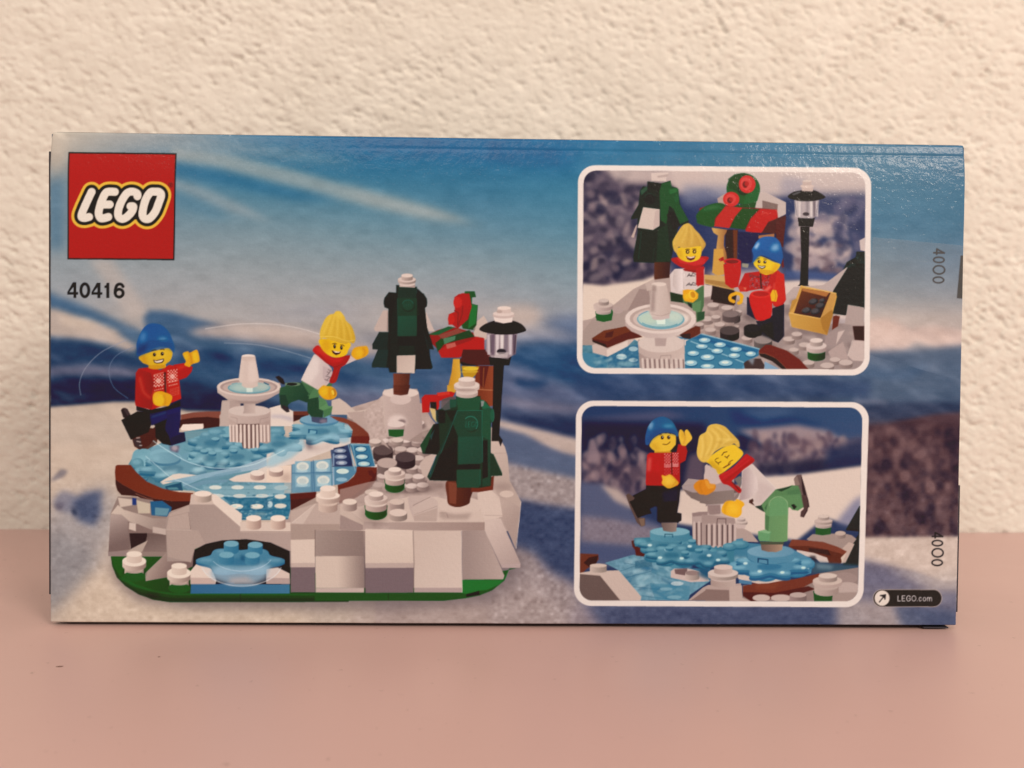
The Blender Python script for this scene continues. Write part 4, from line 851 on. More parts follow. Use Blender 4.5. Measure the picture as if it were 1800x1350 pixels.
for cx, cy, r in ((1570,410,62),(1720,440,62),(1500,560,70),(1640,620,60),(1600,540,50),(1420,620,50),(1540,680,60)): stud(cx, cy, r, 40, (192,168,158), (156,132,124), (126,104,98))
cyl(1750, 690, 105, 48, 70, (84,70,68), (56,46,46), (40,32,32)); cyl(1760, 510, 88, 36, 60, (130,110,106), (100,82,80))
P("140,850 250,850 420,960 700,780 790,830 800,1110 140,1110", (76,130,150), n=8, ns=5); P("145,930 260,940 420,970 420,1100 145,1100", (60,128,160), a=.9); P("420,980 640,860 760,840 760,1100 430,1100", (54,112,146), n=7, ns=4); E(570, 975, 60, 30, (190,204,200)); E(700, 890, 50, 26, (190,204,200), a=.7); E(640, 1050, 110, 30, (120,168,180), a=.7, b=1); E(700, 1010, 50, 22, (176,196,196), a=.8)
splat(250, 960, 740, 1090, 40, 30, 10, [(28,84,124),(150,188,196),(90,150,172)], 1, .6, 5)
P("250,850 300,830 420,900 640,770 720,780 640,860 420,975 260,930", (196,170,158)); P("410,900 640,800 640,860 415,975", (214,190,176))
P("250,775 380,690 620,645 700,690 800,760 640,790 420,880 260,810", (96,44,32)); P("250,775 380,690 620,645 690,690 500,760 420,810", (114,56,38)); P("250,790 400,840 415,880 260,815", (56,30,26)); P("400,720 490,690 470,760 390,770", (74,36,26), a=.7)
P("1200,730 1380,640 1430,650 1430,720 1330,780 1250,770", (104,50,36)); P("1200,735 1320,720 1325,785 1240,770", (62,32,28))
P("1250,790 1330,790 1440,725 1800,840 1800,1110 1260,1110", (52,126,160)); P("1330,790 1440,725 1800,840 1800,960 1330,860", (40,104,146)); S("1330,860 1800,1010", 12, (150,190,200), a=.8); S("1440,728 1800,840", 10, (150,190,200), a=.8); S("1390,820 1800,930", 8, (14,66,108), a=.8); P("1255,790 1330,785 1330,860 1260,850", (206,182,170))
for cx, cy in ((1470,810),(1640,860),(1450,870),(1620,930),(1350,970),(1500,1030),(1710,1060),(1340,1050)): E(cx, cy, 74, 34, (26,90,132), a=.6); E(cx, cy-6, 64, 28, (150,190,200), a=.9); E(cx-8, cy-10, 34, 12, (204,212,206), a=.7)
P(ell(375, 540, 86, 54), (24,86,42)); P("285,480 470,460 480,490 465,580 375,595 300,580", (26,92,46)); cyl(375, 470, 84, 24, 24, (190,164,154), (196,170,160)); cyl(372, 412, 104, 32, 36, (196,170,158), (200,174,162), (156,130,124)); cyl(378, 365, 56, 20, 34, (200,176,164), (176,150,140))
CUR[0] = 21; F()
P("1205,600 1216,594 1236,588 1334,614 1330,626 1308,636 1302,652 1204,652", (54,124,158)); P("1216,595 1234,587 1334,613 1328,624", (42,104,144)); S("1234,587.5 1334,613.5", 1.8, (150,194,204), a=.8); S("1214,600 1306,637", 1.8, (154,194,202), a=.8); S("1226,593 1322,620", 1.2, (16,70,112), a=.8)
for cx, cy, rx, ry in ((1238,598,11,5),(1265,606,11,5),(1293,614,11,5),(1319,622,10,5),(1233,609,11,4.5),(1260,617,11,5),(1290,625,11,5),(1218,621,11,5),(1243,628,13,6),(1275,638,13,6),(1214,638,12,6),(1243,644,13,5)):
    E(cx, cy+1.5, rx, ry, (26,88,128), a=.7); E(cx, cy, rx*.92, ry*.85, (150,192,202), a=.9); E(cx-1, cy-1, rx*.5, ry*.4, (206,214,208))
# stall
CUR[0] = 26
F(1240, 280, .17222)
P("120,400 200,350 200,480 130,450", (176,146,136)); P("555,340 600,330 820,440 820,560 700,620 560,520 480,480", (190,166,156)); P("580,420 740,460 730,540 580,520", (128,102,94)); 
P(ell(385, 300, 172, 160), (26,88,44)); P("230,200 300,150 400,140 450,170 360,200 330,330 240,300", (20,66,38), a=.7); P("420,300 540,240 555,330 530,420 460,500 380,500", (30,96,50)); P(ell(385, 310, 60, 60), (20,60,36)); P("300,470 520,440 500,510 300,520", (24,80,42))
P("-60,500 30,470 150,450 200,470 330,490 560,500 730,515 740,600 560,765 400,720 0,660 -80,620", (140,40,34))
P("-90,560 0,480 130,445 200,480 100,600 80,690 -70,660 -90,620", (34,84,42), sm=1); P("-60,520 60,475 190,480 120,500 0,520", (110,140,90), b=1.5, a=.5)
P("200,480 375,495 300,590 240,705 85,685 110,600", (190,46,40)); P("375,500 545,510 460,600 400,720 245,700 300,590", (26,78,38)); P("560,510 730,515 735,590 650,660 560,765 405,735 460,610", (190,38,32)); S("570,560 620,545 640,560", 8, (220,90,80), a=.6)
P("640,640 820,570 820,620 740,690 720,760 560,770", (84,30,26)); P("720,640 820,600 790,900 720,860", (92,38,28)); 
P("200,720 330,720 320,1060 200,1060", (62,30,32)); P("280,720 325,725 320,1040 285,1040", (110,58,36)); P("330,740 720,760 720,1000 330,1080", (38,40,72))
P("60,700 220,720 210,750 190,780 185,880 210,960 220,1040 90,1040 110,900 125,780 80,750", (206,156,84), g=(90,800,210,800,(160,104,60))); P("80,1060 180,1060 170,1180 90,1180", (200,140,60))
P("540,780 700,760 700,800 540,810", (170,110,70)); P("370,1060 440,1070 430,1110 370,1100", (150,140,120))
P(ell(425, 255, 86, 92), (206,50,46)); E(415, 250, 58, 66, (214,70,64)); E(405, 258, 27, 34, (118,22,24)); E(420, 250, 22, 26, (180,34,34))
P(ell(262, 408, 84, 76), (206,48,44)); E(255, 405, 56, 52, (214,68,62)); E(247, 420, 26, 30, (118,22,24)); E(262, 412, 18, 22, (180,34,34))
F(1000, 470, .16111)
P("1470,80 1800,100 1800,250 1700,230 1480,180", (200,156,92)); P("1480,130 1700,160 1800,200 1800,240 1490,170", (170,122,66)); P("1560,200 1700,230 1800,250 1800,420 1570,380", (58,36,34)); P("1470,190 1560,200 1560,310 1470,330", (206,182,172))
P("1580,-200 1680,-200 1700,-20 1690,80 1620,90 1560,60", (206,150,66))
F(1240, 470, .17222)
P("70,190 320,250 300,380 50,330", (56,34,32))
# lamp
CUR[0] = 25
F(1240, 280, .17222)
P("965,690 1060,690 1050,1000 1045,1277 960,1277 975,1000", (34,30,30), g=(970,800,1050,800,(16,16,20))); S("1010,720 1000,1240", 5, (84,76,76), a=.6); P("940,600 1115,600 1095,690 950,685", (28,26,28)); E(1027, 605, 88, 22, (40,38,40))
P("905,420 1160,420 1130,580 1090,605 960,600 920,570", (170,152,152)); 
for x_, c_ in ((925,(190,172,168)),(960,(206,186,178)),(1000,(180,160,156)),(1040,(150,134,134)),(1080,(206,188,180)),(1110,(120,104,108)),(1140,(190,172,170))): P(f"{x_-14},425 {x_+14},425 {x_+8},590 {x_-10},590", c_, b=.6)
S("915,430 930,570", 4, (90,80,90)); S("1150,430 1130,570", 4, (90,80,90)); E(1025, 560, 34, 18, (70,58,60))
P("845,370 930,325 1100,315 1215,375 1205,400 1100,425 960,425 860,400", (36,32,32), sm=1); P("880,355 960,325 975,340 900,370", (110,104,104), a=.7); P("850,380 1210,382 1200,400 1100,425 960,425 862,402", (18,16,18))
P("980,290 1100,290 1095,330 985,325", (196,168,156)); E(1037, 275, 70, 20, (206,178,164)); P("990,225 1085,220 1080,265 990,268", (190,162,150)); E(1037, 222, 46, 12, (206,182,168))
F(1240, 470, .17222)
P("985,-20 1045,-20 1035,170 1055,190 940,190 975,160", (24,22,24)); 
# crate of coins
CUR[0] = 28
P("970,185 1330,260 1340,300 1240,690 880,610 845,480 940,330 920,320", (206,150,72)); P("985,215 1280,255 1170,520 900,470", (110,58,34), g=(1000,230,1170,500,(60,34,28))); P("985,215 1265,255 1230,300 985,240", (176,110,60)); P("850,470 1170,525 1290,420 1240,690 875,600", (200,148,70), g=(900,500,1240,600,(186,130,56))); P("1170,525 1280,250 1335,265 1290,420 1240,600", (196,142,74)); P("1170,520 1290,430 1300,480 1240,690 1190,620", (170,116,50))
S("970,190 1330,268", 8, (226,178,100)); S("850,465 1170,522", 8, (226,178,100))
for cx, cy, r in ((1100,350,50),(1170,390,50),(1030,440,50),(1120,450,52),(1190,340,34)): E(cx, cy, r, r*.6, (52,48,50), rot=-15); E(cx-4, cy-5, r*.72, r*.4, (80,74,76), rot=-15); S([tuple(v) for v in ell(cx, cy, r, r*.6, -15, 14, 180, 300)], 4, (120,112,110), a=.6)
P("940,330 920,320 880,340 850,470 900,400", (186,132,60))
# girl
CUR[0] = 23
F(1000, 470, .16111)
P("1100,270 1240,300 1250,390 1110,370", (40,58,40)); P("1240,240 1470,200 1470,420 1440,500 1480,530 1470,570 1390,600 1380,460 1240,380", (80,110,72)); P("1330,400 1440,360 1430,500 1350,470", (98,132,88)); P("1290,380 1340,400 1340,450 1300,420", (34,50,40)); P("1400,490 1480,480 1475,560 1395,590", (54,80,54)); 
P("1100,80 1150,20 1480,0 1470,190 1380,250 1240,300 1110,270", (206,184,176)); P("1140,40 1230,20 1260,80 1240,240 1180,280 1130,200", (192,170,162), g=(1140,100,1250,100,(226,204,196))); S("1245,60 1250,230", 5, (150,126,120), a=.6)
for q_ in ("1290,100 1310,70 1330,100 1350,60 1380,80", "1300,90 1370,95", "1280,200 1310,170 1330,200 1350,165 1390,180", "1290,190 1380,195"): S(q_, 8, (70,58,60), a=.8)
P("1380,30 1470,10 1470,180 1400,210", (184,36,36)); P("1240,20 1480,0 1470,30 1380,60 1260,40", (150,22,28))
P("1240,250 1290,240 1360,245 1410,290 1405,340 1350,385 1260,370 1240,330", (230,158,32)); P(ell(1345, 300, 44, 50, -20), (238,186,50)); E(1352, 300, 26, 36, (206,136,30), rot=-20); E(1285, 320, 30, 30, Y1, b=1, a=.7)
F(1000, 280, .16292)
P("1110,1100 1150,1060 1480,1050 1475,1110 1370,1190 1240,1180", (176,28,34), sm=1); P("1150,1060 1250,1090 1440,1060 1475,1080 1460,1130 1350,1150 1200,1120", (206,50,48), a=.8); P("1370,1180 1455,1150 1455,1360 1370,1360", (186,36,38))
P("1170,960 1430,940 1430,1000 1400,1080 1300,1110 1220,1090 1170,1040", (232,184,40), sm=1); P("1170,970 1210,980 1230,1080 1180,1050", (206,150,36), b=2, a=.7, ids=False)
P("1115,900 1140,840 1190,760 1220,720 1250,700 1290,692 1330,720 1360,760 1400,800 1450,870 1475,920 1450,970 1425,1000 1420,940 1330,950 1240,960 1180,950 1165,1010 1130,980", (218,172,74), g=(1130,800,1470,900,(196,146,62)), sm=1)
for q_ in ("1250,720 1200,800 1140,920", "1280,710 1260,800 1220,900", "1310,730 1330,820 1320,920", "1340,760 1400,840 1440,930"): S(q_, 10, (234,196,100), a=.6, b=1, sm=1, ids=False)
for q_ in ("1230,730 1170,850 1140,950", "1295,720 1290,820 1270,930", "1330,745 1370,830 1400,920"): S(q_, 6, (166,118,44), a=.5, b=.8, sm=1, ids=False)
E(1278, 1000, 20, 22, (70,44,20)); E(1352, 998, 20, 22, (70,44,20)); E(1280, 1000, 9, 11, (230,190,90)); E(1354, 998, 9, 11, (230,190,90)); S("1255,975 1280,968 1300,974", 6, (70,40,16)); S("1330,972 1352,966 1372,972", 6, (70,40,16))
P("1260,1045 1310,1058 1365,1042 1350,1080 1310,1095 1275,1080", (90,28,24)); P("1270,1048 1310,1058 1358,1046 1350,1062 1310,1070 1278,1062", (232,206,190))
# fountain
CUR[0] = 27
F(1000, 470, .16111)
P("750,790 1255,780 1262,1110 770,1110", (166,140,132), g=(760,900,1250,900,(200,174,162)))
for k in range(9): x_ = 800+k*52; S(f"{x_},1000 {x_+8},1110", 24, (206,182,170)); S(f"{x_+28},1010 {x_+34},1110", 14, (120,94,90), a=.8)
P("750,800 1255,790 1262,940 1130,985 960,1000 830,975 760,930", (186,160,150), g=(750,900,1250,900,(196,170,158))); S("990,1000 1000,965 1110,960 1110,1050", 5, (150,124,118)); E(1003, 830, 250, 100, (206,182,170)); P("930,740 1070,740 1050,860 940,860", (176,150,142))
P("612,590 640,560 1380,560 1382,600 1330,660 1200,740 1050,775 850,770 680,700 615,640", (184,158,150), g=(620,650,1380,650,(210,186,174))); E(997, 560, 388, 164, (214,190,178)); E(997, 560, 336, 134, (180,154,144)); E(997, 565, 300, 120, (200,174,162)); P("1240,500 1320,530 1300,590 1230,600", (226,206,192), b=1.5, a=.7)
E(1000, 568, 258, 106, (110,158,168)); E(997, 560, 246, 98, (166,188,180)); E(870, 560, 110, 60, (186,196,172), b=2, a=.7); E(1150, 540, 80, 50, (196,200,180), b=2, a=.7); S([tuple(v) for v in ell(1000, 566, 254, 104, 0, 30, 0, 190)], 10, (90,164,186), a=.8); S([tuple(v) for v in ell(1000, 566, 254, 104, 0, 20, 200, 235)], 9, (70,140,180), a=.8); S([tuple(v) for v in ell(1000, 562, 230, 90, 0, 30, 40, 150)], 10, (60,140,166), a=.7)
P("950,570 1050,565 1050,620 960,622", (210,220,204)); P("895,540 1095,520 1095,555 1000,575 920,570", (196,170,162))
P("900,180 1060,175 1115,470 1095,520 1000,545 900,535 875,500", (206,182,170), g=(880,400,1110,400,(190,164,152))); P("900,260 940,250 930,480 885,490", (140,114,108), b=2, a=.7, ids=False); E(980, 185, 80, 22, (214,190,176)); P("902,190 950,200 950,260 900,262", (140,114,106), b=1, a=.6, ids=False); S("900,510 1000,528 1100,500", 5, (150,124,118), a=.6, sm=1)
# boy
CUR[0] = 24
F(1240, 470, .17222)
P("420,300 480,330 520,540 420,480", (30,34,56)); P("680,420 800,370 800,700 740,770 690,750 560,640 510,550 600,540 680,490", (18,24,48)); P("560,600 680,560 690,740 560,690", (20,22,30), b=1, a=.8)
P("400,60 560,40 740,30 800,90 820,330 790,380 720,405 690,390 640,250 560,220 440,240 420,250 350,250 330,200", (186,34,30)); P("730,40 800,70 815,330 740,400 690,380 700,200", (200,44,34)); S("700,160 690,240", 12, (232,110,90), a=.6, b=1)
for _ in range(150):
    x_, y_ = rng.uniform(450, 665), rng.uniform(85, 215)
    E(x_, y_, 5, 5, (150,110,116) if rng.rand() < .7 else (90,30,36), a=.8)
S("560,60 565,210", 16, (70,30,34)); P("440,60 560,100 560,110 440,90", (120,60,60), a=.5)
P("180,-30 360,-60 360,60 330,200 260,215 200,170", (190,28,34)); E(270, -60, 88, 30, (206,44,44)); E(270, -58, 66, 20, (130,16,24)); P("130,-80 180,-110 190,-70 150,-60", (170,24,30))
P("330,190 420,200 410,250 350,250", (196,50,40)); P("380,205 415,210 405,235", (220,130,100), a=.7)
S("300,270 255,290 250,330 285,350", 34, (226,158,34), sm=1); S("310,265 350,275 370,300", 36, (228,164,36), sm=1); S("365,290 360,350 335,365", 34, (228,164,36), sm=1)
P("450,280 660,250 680,300 670,490 620,530 550,545 495,500", (200,34,32), g=(460,400,670,400,(206,40,34)), sm=1); E(560, 275, 106, 38, (214,50,42)); E(562, 272, 82, 24, (176,26,30)); P("590,230 650,180 680,200 640,250", (210,60,52)); P("600,230 650,190 665,205 625,245", (230,110,96), a=.6)
P("680,230 720,235 735,290 720,350 670,345 660,280", (230,170,36)); S("700,240 715,290 705,345", 6, (180,110,26), a=.7, sm=1)
F(1240, 280, .17222)
P("490,1010 560,990 700,1050 760,1070 740,1120 690,1160 620,1180 560,1160 540,1130 495,1080", (232,188,38), sm=1); P("700,1070 760,1080 730,1130 660,1165", (214,150,30), b=2, a=.7, ids=False); P("540,1120 700,1140 690,1175 560,1170", (200,130,30), a=.6)
E(545, 1045, 15, 16, (60,36,20)); E(604, 1050, 15, 16, (60,36,20)); E(550, 1041, 5, 6, (230,220,190)); E(609, 1045, 5, 6, (230,220,190)); S("525,1020 548,1012", 6, (70,40,16)); S("592,1018 620,1026", 6, (70,40,16))
P("528,1078 570,1092 612,1086 608,1108 575,1120 545,1108", (60,34,22)); P("535,1084 570,1098 606,1093 600,1104 575,1110 548,1102", (214,206,190))
P("472,930 490,890 520,840 570,800 640,788 710,800 760,850 778,920 788,1000 770,1070 700,1030 560,980 480,1060 490,990", (28,96,160), sm=1, g=(480,850,780,950,(26,88,146))); P("480,930 560,920 700,960 785,1000 770,1070 690,1030 560,985 485,1060 478,1000", (26,84,142), b=1, a=.7)
P("490,900 540,840 550,870 520,920", (190,206,224), b=1.2, a=.8, ids=False); P("660,920 690,870 740,860 750,920 700,940", (140,176,206), b=2, a=.8, ids=False); P("770,1070 790,1010 800,1100 780,1110", (110,40,34))
# ---------------------------------------------------------------- second picture
window(((1012.5,704),(1527.5,707),(1517,1067.5),(1008.5,1065)), ((1022.5,713.5),(1515.5,716.5),(1507.5,1057),(1018.5,1055.5)), 31, 23, 30, 31)
P("1000,690 1550,690 1550,1080 1000,1080", (48,60,92)); P("1000,690 1540,690 1540,770 1000,760", (44,62,98), g=(1100,700,1500,760,(56,78,112)))
P("1020,735 1170,722 1210,732 1120,744 1020,748", (110,96,118), b=4, a=.5); P("1280,720 1400,735 1480,760 1400,770 1290,745", (22,52,98), b=5, a=.8); P("1300,722 1370,716 1400,724 1340,740", (74,94,126), b=4, a=.7); P("1440,745 1520,740 1520,800 1440,780", (60,78,112), b=5, a=.7)
P("1020,738 1130,742 1240,745 1240,880 1130,860 1020,820", (20,28,56), b=5, a=.9)
P("1296,756 1340,752 1400,746 1450,756 1480,772 1420,790 1380,785 1340,775", (168,140,138), b=4, a=.9); P("1295,760 1340,785 1345,800 1300,790", (24,32,60), b=3, a=.8)
P("1320,790 1400,770 1480,775 1520,768 1520,820 1300,830", (128,102,108), b=5, a=.8); splat(1310, 765, 1490, 830, 130, 6, 10, [(80,62,78),(166,138,134),(100,78,88),(60,52,74),(150,124,124)], 2, .55, 31); P("1330,815 1520,800 1520,834 1330,836", (34,36,60), b=4, a=.8); P("1450,790 1520,770 1520,825 1450,825", (38,48,80), b=5, a=.8)
P("1020,800 1060,790 1100,815 1150,815 1150,860 1100,880 1020,850", (120,92,98), b=6, a=.7); splat(1022, 770, 1140, 860, 100, 6, 10, [(150,120,122),(54,46,66),(120,96,104),(170,140,138),(40,40,64)], 2, .5, 33); P("1036,772 1044,770 1054,800 1050,815 1030,812", (150,124,128), b=2, a=.8); P("1210,800 1240,790 1240,850 1200,850", (110,88,98), b=4, a=.8)
P("1020,848 1060,850 1090,880 1120,905 1180,930 1240,980 1020,1000", (88,92,118), b=3); P("1055,852 1085,858 1120,890 1110,895 1080,880", (190,164,152), b=3, a=.9)
P("1330,838 1400,834 1520,818 1520,930 1450,910 1400,950 1190,920 1190,880 1220,862 1320,850", (214,188,172), b=2); P("1190,862 1260,850 1300,960 1190,900", (210,184,168), b=2); P("1020,906 1080,912 1160,930 1200,960 1100,958 1020,952", (140,122,128), b=4, a=.8, n=6, ns=5); P("1020,955 1100,962 1180,975 1100,990 1020,985", (74,82,114), b=4, a=.7)
P("1475,910 1500,880 1515,870 1515,930 1470,920", (120,118,146), b=4, a=.8)
F(1240, 870, .17222)
CUR[0] = 39
P("1430,350 1570,110 1590,110 1590,720 1400,720 1490,500 1560,400 1560,372", (28,34,34)); P("1430,350 1570,350 1570,372 1440,362", (20,26,28))
CUR[0] = 31
P("1030,450 1090,400 1400,390 1490,410 1540,450 1420,600 1200,560", (162,138,128)); P("1340,600 1460,480 1520,500 1430,690 1380,700", (190,162,148)); stud(1375, 390, 54, 34, (190,164,150), (170,144,134)); P("1120,330 1280,330 1275,400 1190,412 1120,400", (30,88,46)); cyl(1202, 300, 84, 22, 20, (190,164,154), (196,170,160)); cyl(1202, 262, 92, 22, 20, (196,170,158), (190,164,152)); cyl(1202, 218, 58, 16, 26, (206,182,168), (190,164,152))
P("290,330 370,330 460,380 540,480 300,470", (176,150,140)); cyl(360, 272, 66, 18, 20, (200,176,164), (196,170,158)); cyl(360, 240, 44, 12, 20, (206,182,170), (196,170,160)); P("310,300 410,300 400,340 320,340", (196,170,160))
P("845,520 880,455 1000,460 1200,480 1350,530 1440,580 1380,700 1270,700 1150,650 1000,580 860,540", (100,50,38)); P("845,520 880,455 1000,460 1200,480 1350,530 1440,575 1420,610 1250,560 1050,520", (128,66,50)); P("1050,540 1250,560 1280,620 1180,600 1060,580", (52,32,30), a=.7); P("1380,640 1440,580 1395,700", (206,180,160)); P("930,560 1100,590 1240,640 1260,690 1170,690 1130,650 930,600", (206,182,170))
P("1060,620 1120,620 1140,690 1080,680", (50,44,50), b=1, a=.8); P("1080,680 1300,700 1560,720 1560,800 1080,800", (60,84,100), b=1.5); P("1130,700 1300,720 1290,760 1140,750", (120,144,154), b=1.5, a=.7)
P("380,920 700,900 1000,860 1160,800 1300,780 1560,740 1560,1090 380,1090", (150,126,118)); P("380,930 560,880 900,860 1160,800 1180,850 1000,940 600,1050 470,1090 380,1010", (120,58,44)); P("380,990 700,1000 1050,930 1120,960 900,1030 470,1090 380,1030", (88,40,34)); P("500,910 780,890 700,960 520,970", (140,72,50), a=.6, b=2)
P("300,800 800,820 810,870 640,900 540,905 340,860", (206,180,166)); 
P("0,600 300,440 360,480 560,500 900,560 1080,650 1080,800 960,830 800,810 700,860 560,850 520,790 300,780 240,700 0,680", (52,120,150), g=(0,600,1000,800,(70,136,168)))
blob2 = "270,720 330,690 500,690 560,720 700,700 900,650 1060,640 1090,700 1080,790 1000,830 900,800 800,760 740,810 680,860 600,860 540,820 510,780 400,790 300,760"
P(blob2, (58,128,164))
for cx, cy, w, h in ((340,740,60,40),(640,800,70,50),(1010,700,70,40),(880,780,60,40)): E(cx, cy, w, h, (96,164,194), b=3, a=.7)
for cx, cy, w, h in ((480,740,50,30),(800,780,60,24),(960,800,60,20),(740,700,50,20)): E(cx, cy, w, h, (28,88,124), b=3, a=.7)
for cx, cy in ((560,760),(100,640),(320,650),(385,655),(1010,760),(780,740),(540,720)): E(cx, cy, 26, 18, (200,216,216), b=1.5, a=.7)
P("300,450 380,440 380,540 300,530", (60,130,164)); P("0,540 100,540 110,590 0,600", (60,140,170)); P("80,500 220,510 230,580 90,560", (20,70,104), b=1, a=.8)
E(660, 640, 240, 72, (50,110,144)); P("425,570 905,570 910,640 880,680 700,712 520,700 430,650", (66,134,168)); E(665, 575, 240, 66, (104,158,184), g=(430,575,900,575,(88,146,176)))
P("530,640 640,655 640,710 530,690", (20,66,96)); P("545,655 630,665 630,705 540,690", (74,140,172))
P("340,860 470,880 470,915 340,900", (74,124,160))
for cx, cy, r in ((570,1050,90),(770,1050,104)): E(cx, cy, r, 36, (196,170,158)); 
cyl(945, 1020, 86, 26, 60, (186,160,150), (160,132,126)); E(1420, 850, 130, 60, (160,134,126)); E(1450, 950, 130, 60, (186,160,150)); P("1300,1000 1560,990 1560,1090 1300,1090", (166,140,130))
P("1100,980 1300,1010 1290,1090 1110,1090", (22,84,42)); cyl(1235, 930, 125, 44, 60, (186,160,148), (190,164,152), (160,134,124)); cyl(1245, 875, 150, 46, 30, (200,174,160), (190,162,150), (176,148,138)); cyl(1250, 825, 94, 28, 40, (206,182,168), (186,158,146))
# left/lower part of second picture
F(1000, 870, .16111)
P("110,635 320,645 325,700 280,760 200,800 150,850 110,850", (112,58,44)); P("160,740 220,680 320,660 300,740 230,790", (66,32,28)); 
P("390,740 700,650 900,690 1160,800 1550,930 1320,1090 1300,1150 780,1150 540,820", (96,148,170), n=6, ns=4); P("900,700 1180,800 1540,800 1540,930 1150,930 900,850", (64,132,160), a=.8)
splat(600, 700, 1300, 1130, 110, 70, 20, [(150,184,192),(50,116,150),(176,190,190),(90,150,174),(40,100,138)], 1.2, .5, 41)
for s in ("560,830 900,710", "620,900 900,830", "700,1000 1100,1040", "920,710 1540,870", "800,1100 1200,1150", "600,740 720,760"): S(s, 5, (40,90,118), a=.7)
P("720,720 900,690 910,780 720,800", (60,110,134), n=6, ns=3, a=.8); E(1060, 1025, 70, 18, (196,204,200), a=.8); E(1150, 1115, 80, 20, (190,202,198), a=.8); P("880,960 1320,990 1310,1140 940,1140", (50,134,168), a=.5); E(1180, 965, 70, 24, (190,196,194), a=.8)
P("1110,830 1150,800 1290,800 1420,830 1520,900 1530,940 1330,950 1110,900", (200,172,162)); P("1150,810 1290,800 1290,880 1160,860", (120,92,90)); cyl(1345, 850, 78, 26, 56, (150,124,118), (196,170,158)); P("1420,780 1540,800 1530,930 1420,880", (30,80,110), b=2, a=.8)
P("680,500 720,490 900,550 890,680 730,660 720,600 690,560", (92,42,34)); P("810,550 910,560 910,640 850,630", (200,172,160))
P("710,470 900,460 1330,440 1420,540 1600,560 1800,580 1800,800 1700,750 1560,760 1450,740 1300,780 1200,720 960,720 900,640 920,560 720,560", (54,126,150))
for cx, cy, w, h in ((780,510,70,44),(1000,510,90,50),(1000,590,90,50),(1050,670,110,50),(1300,700,100,60),(1220,540,80,40),(1640,700,90,60),(1320,590,90,50),(1540,610,80,40),(1400,660,60,30)):
    E(cx, cy+10, w, h, (26,84,112), b=1, a=.7); E(cx, cy, w, h*.85, (78,152,174), b=1); E(cx-w*.3, cy-h*.3, w*.4, h*.35, (124,190,200), b=1.5, a=.6)
for cx, cy in ((1075,592),(930,520),(1240,660),(1600,690),(1130,520),(980,660)): E(cx, cy, 26, 16, (206,222,214), b=1.2, a=.8)
P("900,640 1000,720 1220,740 1240,790 1140,800 920,720", (66,140,166))
cyl(1100, 400, 215, 50, 76, (112,170,186), (74,148,172), (60,130,156)); S("1045,470 1045,430 1130,432 1130,470", 7, (20,64,86))
P("1340,200 1420,180 1800,180 1800,590 1720,580 1700,540 1580,560 1440,580 1420,540 1350,520", (170,144,136)); 
CUR[0] = 34
P("1340,200 1800,180 1800,300 1600,310 1345,290", (176,150,142), g=(1340,200,1800,250,(196,170,160)))
for k in range(9): x_ = 1365+k*52; S(f"{x_},300 {x_+2},{530+(k>0)*30}", 26, (196,170,160)); S(f"{x_+26},310 {x_+28},550", 16, (104,80,78))
S("1610,280 1615,255 1705,258 1705,320", 6, (90,66,66)); P("1340,195 1510,180 1510,220 1350,235", (150,124,118)); P("1510,100 1650,100 1660,180 1640,215 1560,218 1510,190", (160,134,126), g=(1510,150,1650,150,(186,160,150))); 
P("1230,-100 1300,-180 1500,-160 1800,-130 1800,70 1650,100 1500,80 1340,20 1240,-60", (168,146,140)); P("1240,-70 1290,-20 1420,50 1500,85 1650,95 1800,70 1800,0 1500,-30", (116,96,88)); P("1230,-100 1400,-120 1800,-60 1800,-20 1500,-30 1280,-30", (140,118,112))
F(1240, 870, .17222)
P("-40,200 60,205 300,240 305,300 300,480 250,540 200,530 -40,510", (170,144,136)); P("-40,200 290,235 300,290 200,280 -40,290", (164,138,130))
for k in range(6): x_ = 35+k*53; S(f"{x_},300 {x_},{520-k*2}", 24, (196,170,160)); S(f"{x_-24},310 {x_-24},510", 14, (96,74,72))
S("115,300 120,240 205,242 205,300", 6, (90,66,66)); P("20,100 150,100 150,190 40,200", (150,124,118)); P("-60,-20 250,20 300,-60 300,0 200,80 60,100 -60,80", (120,100,94)); P("0,-200 200,-120 260,-60 0,-20", (150,128,124))
F(1240, 690, .17222)
P("0,760 40,740 130,860 90,980 0,1000", (196,166,158)); P("60,990 360,930 340,1060 300,1100 200,1100 0,1160 0,1040", (140,118,112)); P("60,1010 340,990 300,1060 60,1060", (112,94,88)); P("0,1035 330,1020 250,1120 100,1150 0,1150", (170,148,142), a=.8)
F(1000, 690, .16111)
P("1470,900 1500,790 1620,850 1680,980 1560,1060 1470,1010", (200,170,160)); P("1230,1020 1380,1000 1600,1000 1800,940 1800,1100 1700,1200 1400,1180 1280,1110", (166,144,140)); P("1240,1050 1350,1090 1600,1080 1800,1060 1800,1200 1500,1220 1330,1150", (122,102,96), g=(1300,1100,1700,1200,(140,120,112)))
F(); CUR[0] = 31
lobes([(1142,964,17,7),(1166,957,14,6),(1192,961,14,6),(1212,956,12,5),(1150,977,18,8),(1182,972,16,7),(1213,968,15,7),(1170,984,17,8),(1203,984,18,9),(1236,972,15,7),(1262,978,16,8),(1240,986,20,9),(1282,960,12,6),(1300,956,16,7)], (66,138,164), (24,84,112), (110,180,194))
lobes([(1296,994,16,8),(1322,1000,18,9),(1346,1008,20,10),(1372,1003,18,9),(1400,1002,20,9),(1418,990,14,8)], (70,144,178), (28,92,130), (120,186,206))
for cx, cy in ((1172,966),(1160,981),(1198,981),(1258,984),(1246,976),(1310,983),(1335,999),(1418,1000),(1375,998),(1252,1004)): E(cx, cy, 4, 2.6, (206,222,216), b=.6, a=.8)
